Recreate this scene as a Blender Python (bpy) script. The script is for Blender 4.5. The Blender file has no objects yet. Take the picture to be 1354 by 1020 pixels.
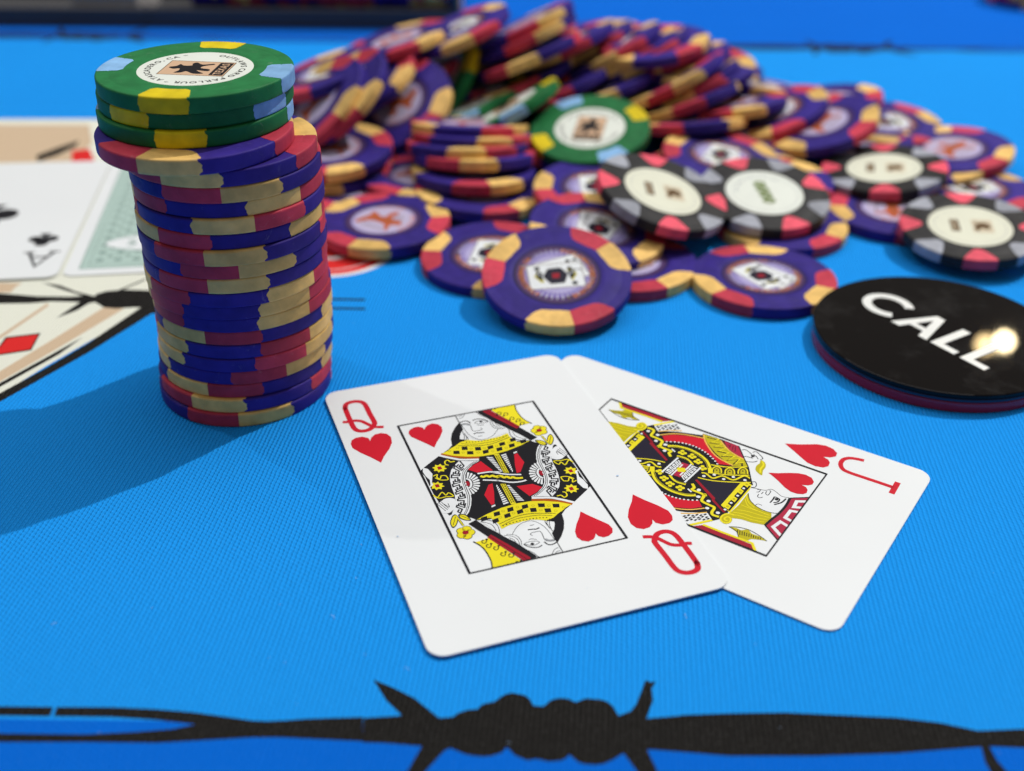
import bpy, math, random
from mathutils import Vector, Matrix
import numpy as np

random.seed(7)
scn = bpy.context.scene
col = scn.collection
MM = 0.001

# ---------------------------------------------------------------- camera
cam = bpy.data.cameras.new('camera')
camo = bpy.data.objects.new('camera', cam)
col.objects.link(camo)
scn.camera = camo
PITCH, ROLL, CH = 0.5539, 0.0121, 141.555 * MM
cp, sp = math.cos(PITCH), math.sin(PITCH)
fwd = Vector((0, cp, -sp)); rgt = Vector((1, 0, 0)); upv = Vector((0, sp, cp))
r2 = rgt * math.cos(ROLL) + upv * math.sin(ROLL)
u2 = -rgt * math.sin(ROLL) + upv * math.cos(ROLL)
m = Matrix((r2, u2, -fwd)).transposed().to_4x4()
m.translation = Vector((0, 0, CH))
camo.matrix_world = m
cam.sensor_width = 36.0
cam.lens = 1523.01 / 1354 * 36
cam.clip_start = 0.01
cam.clip_end = 60
cam.dof.use_dof = True
cam.dof.focus_distance = 0.233
cam.dof.aperture_fstop = 9.8

# ---------------------------------------------------------------- room light
world = bpy.data.worlds.new('World')
scn.world = world
world.use_nodes = True
bg = world.node_tree.nodes['Background']
bg.inputs['Color'].default_value = (1.0, 0.94, 0.86, 1)
bg.inputs['Strength'].default_value = 0.16
scn.view_settings.view_transform = 'Standard'
scn.view_settings.look = 'None'
scn.view_settings.exposure = 0
scn.view_settings.gamma = 1
scn.render.engine = 'CYCLES'
scn.cycles.use_denoising = True
scn.cycles.max_bounces = 6


def lamp(name, loc, power, colour, radius):
    l = bpy.data.lights.new(name, 'POINT')
    l.energy = power; l.color = colour; l.shadow_soft_size = radius
    o = bpy.data.objects.new(name, l); o.location = loc; col.objects.link(o)
    return o


def area(name, loc, target, size, power, colour):
    l = bpy.data.lights.new(name, 'AREA')
    l.shape = 'SQUARE'; l.size = size; l.energy = power; l.color = colour
    o = bpy.data.objects.new(name, l); o.location = loc
    o.rotation_euler = (Vector(target) - Vector(loc)).to_track_quat('-Z', 'Y').to_euler()
    col.objects.link(o)
    return o


lamp('ceiling_lamp', (0.917, 1.023, 1.554), 105.0, (1.0, 0.97, 0.92), 0.010)
lamp('ceiling_lamp', (-1.280, 1.080, 1.680), 22.0, (1.0, 0.97, 0.93), 0.018)
area('ceiling_soft_fill', (0.0, 0.95, 3.0), (0, 0.3, 0), 2.5, 42.0, (0.98, 0.98, 1.0))  # added overhead fill standing in for soft ceiling ambient, not a fixture
lamp('far_lamp', (0.668, 1.367, 0.634), .55, (1.0, 0.80, 0.45), 0.010)
lamp('far_lamp', (0.646, 1.372, 0.642), 0.20, (1.0, 0.72, 0.34), 0.010)


# ---------------------------------------------------------------- materials
def nodes(name):
    mt = bpy.data.materials.new(name); mt.use_nodes = True
    nt = mt.node_tree
    return mt, nt, nt.nodes['Principled BSDF']


def tone(nt, c, var, scale, coord='Object'):
    """base colour with faint mottling"""
    tc = nt.nodes.new('ShaderNodeTexCoord')
    no = nt.nodes.new('ShaderNodeTexNoise'); no.inputs['Scale'].default_value = scale; no.inputs['Detail'].default_value = 6
    nt.links.new(tc.outputs[coord], no.inputs['Vector'])
    mx = nt.nodes.new('ShaderNodeMix'); mx.data_type = 'RGBA'
    mx.inputs[6].default_value = tuple(max(0, x * (1 - var)) for x in c) + (1,)
    mx.inputs[7].default_value = tuple(min(1, x * (1 + var) + 0.004 * var) for x in c) + (1,)
    rp = nt.nodes.new('ShaderNodeMapRange'); rp.inputs[1].default_value = .35; rp.inputs[2].default_value = .65
    nt.links.new(no.outputs['Fac'], rp.inputs[0]); nt.links.new(rp.outputs[0], mx.inputs[0])
    return mx.outputs[2], no, tc


def clay(name, c, rough=0.50, var=.12):
    mt, nt, b = nodes(name)
    o, no, tc = tone(nt, c, var, 260)
    oi = nt.nodes.new('ShaderNodeObjectInfo')
    vm = nt.nodes.new('ShaderNodeVectorMath'); vm.operation = 'ADD'; nt.links.new(tc.outputs['Object'], vm.inputs[0]); nt.links.new(oi.outputs['Location'], vm.inputs[1])
    nt.links.new(vm.outputs[0], no.inputs['Vector'])
    sc_ = nt.nodes.new('ShaderNodeTexNoise'); sc_.inputs['Scale'].default_value = 340; sc_.inputs['Detail'].default_value = 8; sc_.inputs['Roughness'].default_value = .75; sc_.inputs['Distortion'].default_value = 1.2
    nt.links.new(vm.outputs[0], sc_.inputs['Vector'])
    sm = nt.nodes.new('ShaderNodeMapRange'); sm.inputs[1].default_value = .60; sm.inputs[2].default_value = .80; sm.inputs[4].default_value = .30
    nt.links.new(sc_.outputs['Fac'], sm.inputs[0])
    wx = nt.nodes.new('ShaderNodeMix'); wx.data_type = 'RGBA'; wx.inputs[7].default_value = (.55, .50, .52, 1)
    nt.links.new(sm.outputs[0], wx.inputs[0]); nt.links.new(o, wx.inputs[6])
    hs = nt.nodes.new('ShaderNodeHueSaturation'); mv = nt.nodes.new('ShaderNodeMapRange'); mv.inputs[3].default_value = .80; mv.inputs[4].default_value = 1.12
    nt.links.new(oi.outputs['Random'], mv.inputs[0]); nt.links.new(mv.outputs[0], hs.inputs['Value']); nt.links.new(wx.outputs[2], hs.inputs['Color'])
    nt.links.new(hs.outputs[0], b.inputs['Base Color'])
    b.inputs['Roughness'].default_value = rough
    b.inputs['Specular IOR Level'].default_value = 0.14
    n2 = nt.nodes.new('ShaderNodeTexNoise'); n2.inputs['Scale'].default_value = 520; n2.inputs['Detail'].default_value = 4
    nt.links.new(tc.outputs['Object'], n2.inputs['Vector'])
    bp = nt.nodes.new('ShaderNodeBump'); bp.inputs['Strength'].default_value = .5; bp.inputs['Distance'].default_value = 0.00016
    nt.links.new(n2.outputs['Fac'], bp.inputs['Height']); nt.links.new(bp.outputs[0], b.inputs['Normal'])
    # scuffs
    n3 = nt.nodes.new('ShaderNodeTexNoise'); n3.inputs['Scale'].default_value = 120
    nt.links.new(tc.outputs['Object'], n3.inputs['Vector'])
    mr = nt.nodes.new('ShaderNodeMapRange'); mr.inputs[3].default_value = rough - .1; mr.inputs[4].default_value = rough + .16
    nt.links.new(n3.outputs['Fac'], mr.inputs[0]); nt.links.new(mr.outputs[0], b.inputs['Roughness'])
    return mt


def plain(name, c, rough=.4, spec=.4, var=.03, scale=60):
    mt, nt, b = nodes(name)
    o, no, tc = tone(nt, c, var, scale)
    nt.links.new(o, b.inputs['Base Color'])
    b.inputs['Roughness'].default_value = rough
    b.inputs['Specular IOR Level'].default_value = spec
    return mt


def fabric(name, c, depth=1.0, var=.10, speck=0):
    """ribbed cloth: fine cords about 0.9 mm apart running away from the camera"""
    mt, nt, b = nodes(name)
    tc = nt.nodes.new('ShaderNodeTexCoord')
    mp = nt.nodes.new('ShaderNodeMapping'); mp.inputs['Rotation'].default_value = (0, 0, 0.085)
    nt.links.new(tc.outputs['Object'], mp.inputs['Vector'])
    wob = nt.nodes.new('ShaderNodeTexNoise'); wob.inputs['Scale'].default_value = 420; wob.inputs['Detail'].default_value = 2
    nt.links.new(mp.outputs[0], wob.inputs['Vector'])
    sx = nt.nodes.new('ShaderNodeSeparateXYZ'); nt.links.new(mp.outputs[0], sx.inputs[0])

    def mth(op, a, bb=None):
        n = nt.nodes.new('ShaderNodeMath'); n.operation = op
        for i, v in enumerate((a, bb)):
            if v is None: continue
            if isinstance(v, (int, float)): n.inputs[i].default_value = v
            else: nt.links.new(v, n.inputs[i])
        return n.outputs[0]
    ph = mth('MULTIPLY', sx.outputs[0], 2 * math.pi / 0.00090)
    ph = mth('ADD', ph, mth('MULTIPLY', wob.outputs['Fac'], 2.4))
    rib = mth('ADD', mth('MULTIPLY', mth('SINE', ph), .5), .5)
    py = mth('ADD', mth('MULTIPLY', sx.outputs[1], 2 * math.pi / 0.00105), mth('MULTIPLY', ph, .5))
    cross = mth('ADD', mth('MULTIPLY', mth('SINE', py), .5), .5)
    fine = nt.nodes.new('ShaderNodeTexNoise'); fine.inputs['Scale'].default_value = 2600; fine.inputs['Detail'].default_value = 3
    nt.links.new(mp.outputs[0], fine.inputs['Vector'])
    hgt = mth('ADD', mth('ADD', rib, mth('MULTIPLY', cross, .28)), mth('MULTIPLY', fine.outputs['Fac'], .5))
    bp = nt.nodes.new('ShaderNodeBump'); bp.inputs['Strength'].default_value = 1.0; bp.inputs['Distance'].default_value = 0.00022 * depth
    nt.links.new(hgt, bp.inputs['Height']); nt.links.new(bp.outputs[0], b.inputs['Normal'])
    big = nt.nodes.new('ShaderNodeTexNoise'); big.inputs['Scale'].default_value = 18; big.inputs['Detail'].default_value = 8
    nt.links.new(mp.outputs[0], big.inputs['Vector'])
    fac = mth('ADD', mth('MULTIPLY', mth('ADD', rib, mth('MULTIPLY', fine.outputs['Fac'], .6)), .45), mth('MULTIPLY', big.outputs['Fac'], .25))  # colour darkens in rib valleys, painting in their shade; noise adds uneven tone
    mx = nt.nodes.new('ShaderNodeMix'); mx.data_type = 'RGBA'
    mx.inputs[6].default_value = tuple(x * (1 - var * 2.4) for x in c) + (1,)
    mx.inputs[7].default_value = tuple(min(1, x * (1 + var)) for x in c) + (1,)
    nt.links.new(fac, mx.inputs[0])
    sk = nt.nodes.new('ShaderNodeTexNoise'); sk.inputs['Scale'].default_value = 2600; sk.inputs['Detail'].default_value = 5
    nt.links.new(mp.outputs[0], sk.inputs['Vector'])
    sr = nt.nodes.new('ShaderNodeMapRange'); sr.inputs[1].default_value = .58; sr.inputs[2].default_value = .72; sr.inputs[4].default_value = speck or .10
    nt.links.new(sk.outputs['Fac'], sr.inputs[0])
    m2 = nt.nodes.new('ShaderNodeMix'); m2.data_type = 'RGBA'; m2.inputs[7].default_value = (.30, .30, .30, 1) if speck else (.20, .60, 1.0, 1)
    nt.links.new(sr.outputs[0], m2.inputs[0]); nt.links.new(mx.outputs[2], m2.inputs[6]); nt.links.new(m2.outputs[2], b.inputs['Base Color'])
    b.inputs['Roughness'].default_value = .9
    b.inputs['Specular IOR Level'].default_value = .06
    return mt


M = {}
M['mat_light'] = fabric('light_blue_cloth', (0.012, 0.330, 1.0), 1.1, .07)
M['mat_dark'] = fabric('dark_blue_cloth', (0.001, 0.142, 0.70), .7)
M['f_ink'] = fabric('black_print_cloth', (0.024, 0.023, 0.022), 1.3, .40, .22)
M['f_cream'] = fabric('cream_print_cloth', (0.78, 0.80, 0.70), .6, .03, .02)
M['f_tan'] = fabric('tan_print_cloth', (0.64, 0.49, 0.34), .6, .05, .02)
M['f_red'] = fabric('red_print_cloth', (0.72, 0.03, 0.03), .6, .05, .02)
M['f_white'] = fabric('white_print_cloth', (0.80, 0.82, 0.84), .6, .03, .02)
M['purple'] = clay('purple_clay', (0.038, 0.022, 0.235))
M['red'] = clay('red_clay', (0.56, 0.050, 0.088))
M['yel'] = clay('tan_yellow_clay', (0.84, 0.54, 0.175), .45, .14)
M['black'] = clay('black_clay', (0.025, 0.025, 0.027))
M['pink'] = clay('pink_clay', (0.84, 0.10, 0.155))
M['grey'] = clay('grey_clay', (0.36, 0.38, 0.44))
M['green'] = clay('green_clay', (0.018, 0.180, 0.055))
M['lemon'] = clay('lemon_clay', (0.80, 0.62, 0.012))
M['sky'] = clay('pale_blue_clay', (0.23, 0.44, 0.72))
M['card'] = plain('card_white', (0.80, 0.835, 0.86), .30, .45, .012, 25)
M['card_edge'] = plain('card_edge', (0.70, 0.72, 0.72), .6)
INK = {'k': (0.012, 0.012, 0.016), 'w': (0.77, 0.805, 0.835), 'r': (0.60, 0.012, 0.030), 'y': (0.80, 0.70, 0.02), 'o': (0.42, 0.10, 0.01),
       'o2': (0.85, 0.50, 0.10), 'd': (0.33, 0.01, 0.025), 'c': (0.42, 0.022, 0.06), 'c2': (0.36, 0.015, 0.035), 'v': (0.50, 0.44, 0.012),
       'n': (0.018, 0.016, 0.032), 'g': (0.35, 0.37, 0.40), 'orange': (0.46, 0.11, 0.045), 'lav': (0.42, 0.38, 0.66), 'lav2': (0.22, 0.17, 0.47),
       'dkp': (0.020, 0.012, 0.050), 'cream': (0.74, 0.75, 0.62), 'whit': (0.76, 0.80, 0.74), 'tanp': (0.64, 0.43, 0.28), 'brn': (0.10, 0.05, 0.015),
       'grn': (0.13, 0.19, 0.03), 'or2': (0.66, 0.20, 0.05), 'tanp2': (0.60, 0.52, 0.38), 'pale': (0.48, 0.43, 0.60), 'ringd': (0.085, 0.045, 0.14), 'sage': (0.42, 0.56, 0.52), 'sage3': (0.13, 0.22, 0.20), 'sage2': (0.25, 0.36, 0.33)}
for k_, c_ in INK.items():
    M['i_' + k_] = plain('ink_' + k_, c_, .42, .12, .02, 200)


# ---------------------------------------------------------------- mesh helpers
def mesh_obj(name, V, Fc, mats, mi=None, parent=None, smooth=False, sharp=None):
    me = bpy.data.meshes.new(name)
    me.from_pydata(V, [], Fc)
    for mt in mats: me.materials.append(mt)
    if mi: me.polygons.foreach_set('material_index', mi)
    if smooth: me.polygons.foreach_set('use_smooth', [True] * len(me.polygons))
    me.update()
    if sharp: me.set_sharp_from_angle(angle=math.radians(sharp))
    o = bpy.data.objects.new(name, me)
    col.objects.link(o)
    if parent is not None: o.parent = parent
    return o


def thing(name, label, cat, loc=(0, 0, 0), rot=None, group=None):
    o = bpy.data.objects.new(name, None); col.objects.link(o)
    o.location = loc
    if rot: o.rotation_euler = rot
    o.empty_display_size = .005
    o['label'] = label; o['category'] = cat
    if group: o['group'] = group
    return o


def catmull(P, closed, k=5):
    n = len(P); out = []
    rng = range(n) if closed else range(n - 1)
    for i in rng:
        g = (lambda j: P[j % n]) if closed else (lambda j: P[min(max(j, 0), n - 1)])
        p0, p1, p2_, p3 = g(i - 1), g(i), g(i + 1), g(i + 2)
        for s in range(k):
            t = s / k
            out.append(tuple(.5 * ((2 * b) + (-a + c) * t + (2 * a - 5 * b + 4 * c - d) * t * t + (-a + 3 * b - 3 * c + d) * t ** 3)
                             for a, b, c, d in zip(p0, p1, p2_, p3)))
    if not closed: out.append(tuple(P[-1]))
    return out


class Print:
    """flat printed shapes collected into one sheet of ink, a few micrometres per layer"""
    def __init__(s, z0, step=0.006):
        s.V = []; s.F = []; s.M = []; s.z0 = z0; s.step = step; s.n = 0

    def z(s, lay):
        s.n += 1
        return (s.z0 + lay * s.step + s.n % 3000 * 0.0000015) * MM

    def poly(s, c, lay, P):
        a = len(s.V)
        ar = sum(P[i][0] * P[(i + 1) % len(P)][1] - P[(i + 1) % len(P)][0] * P[i][1] for i in range(len(P)))
        if ar < 0: P = P[::-1]
        zz = s.z(lay)
        s.V += [(x * MM, y * MM, zz) for x, y in P]
        s.F.append(tuple(range(a, a + len(P)))); s.M.append(c)

    def line(s, c, lay, w, P, closed=False):
        n = len(P); L = []; R = []
        for i in range(n):
            a = P[(i - 1) % n] if (closed or i > 0) else P[i]
            b = P[(i + 1) % n] if (closed or i < n - 1) else P[i]
            d1 = Vector((P[i][0] - a[0], P[i][1] - a[1])); d2 = Vector((b[0] - P[i][0], b[1] - P[i][1]))
            if d1.length < 1e-6: d1 = d2
            if d2.length < 1e-6: d2 = d1
            if d1.length < 1e-6: d1 = d2 = Vector((1, 0))
            d1.normalize(); d2.normalize()
            t = d1 + d2
            t = t.normalized() if t.length > 1e-4 else d1
            nn = Vector((-t.y, t.x)); k = 1 / max(.55, nn.dot(Vector((-d1.y, d1.x))))
            L.append((P[i][0] + nn.x * w / 2 * k, P[i][1] + nn.y * w / 2 * k)); R.append((P[i][0] - nn.x * w / 2 * k, P[i][1] - nn.y * w / 2 * k))
        a = len(s.V)
        for l, r in zip(L, R):
            zz = s.z(lay)
            s.V += [(l[0] * MM, l[1] * MM, zz), (r[0] * MM, r[1] * MM, zz)]
        for i in range(n if closed else n - 1):
            j = (i + 1) % n
            s.F.append((a + 2 * i + 1, a + 2 * j + 1, a + 2 * j, a + 2 * i)); s.M.append(c)

    def dot(s, c, lay, r, x, y, n=14, ry=None):
        ry = ry or r
        s.poly(c, lay, [(x + r * math.cos(2 * math.pi * i / n), y + ry * math.sin(2 * math.pi * i / n)) for i in range(n)])

    def run(s, data, base=0, clip=None):
        for it in data:
            k, c, lay, dup, = it[0], it[1], it[2], it[3]
            pts = it[-1]; P = [(pts[i], pts[i + 1]) for i in range(0, len(pts), 2)]
            for sgn in ((1, -1) if dup else (1,)):
                Q = [(x * sgn, y * sgn) for x, y in P]
                if clip: Q = [(min(clip[0], max(-clip[0], x)), min(clip[1], max(-clip[1], y))) for x, y in Q]
                if k == 'd':
                    for x, y in Q: s.dot(c, lay + base, it[4], x, y)
                elif k == 'p':
                    s.poly(c, lay + base, catmull(Q, True, 4) if it[4] else Q)
                else:
                    s.line(c, lay + base, it[5], catmull(Q, bool(it[6]), 5) if (it[4] and len(Q) > 2) else Q, bool(it[6]))

    def build(s, name, parent, pre='i_'):
        keys = sorted(set(s.M)); ix = {k: i for i, k in enumerate(keys)}
        return mesh_obj(name, s.V, s.F, [M[pre + k] for k in keys], [ix[k] for k in s.M], parent)


GLY = {}


def glyph(ch):
    if ch not in GLY:
        cu = bpy.data.curves.new('glyph', 'FONT'); cu.body = ch; cu.size = 1.0; cu.offset = 0.02; cu.resolution_u = 2
        o = bpy.data.objects.new('glyph', cu); col.objects.link(o)
        me = bpy.data.meshes.new_from_object(o.evaluated_get(bpy.context.evaluated_depsgraph_get()))
        vs = [(v.co.x, v.co.y) for v in me.vertices]; fs = [tuple(p.vertices) for p in me.polygons]
        w = max([v[0] for v in vs], default=.25)
        bpy.data.objects.remove(o); bpy.data.curves.remove(cu); bpy.data.meshes.remove(me)
        GLY[ch] = (vs, fs, w)
    return GLY[ch]


def ring_text(pr, text, r, size, start, c, lay, gap=.12, squash=1.0):
    """letters on a circle, clockwise from the angle start (degrees), tops outward"""
    a = math.radians(start)
    for ch in text:
        if ch == ' ':
            a -= size * .38 * squash / r; continue
        vs, fs, w = glyph(ch)
        aw = w * size * squash / r
        b = len(pr.V)
        for x, y in vs:
            an = a - x * size * squash / r; rr = r + y * size
            pr.V.append((rr * math.cos(an) * MM, rr * math.sin(an) * MM, pr.z(lay)))
        for f in fs: pr.F.append(tuple(b + i for i in f)); pr.M.append(c)
        a -= aw + size * gap / r
    return math.degrees(a)


def flat_text(pr, text, x, y, ang, size, c, lay, gap=.1):
    ca, sa = math.cos(math.radians(ang)), math.sin(math.radians(ang)); u = 0
    for ch in text:
        if ch == ' ': u += size * .35; continue
        vs, fs, w = glyph(ch); b = len(pr.V)
        for px, py in vs:
            q, v = u + px * size, py * size
            pr.V.append(((x + q * ca - v * sa) * MM, (y + q * sa + v * ca) * MM, pr.z(lay)))
        for f in fs: pr.F.append(tuple(b + i for i in f)); pr.M.append(c)
        u += w * size + size * gap


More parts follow.
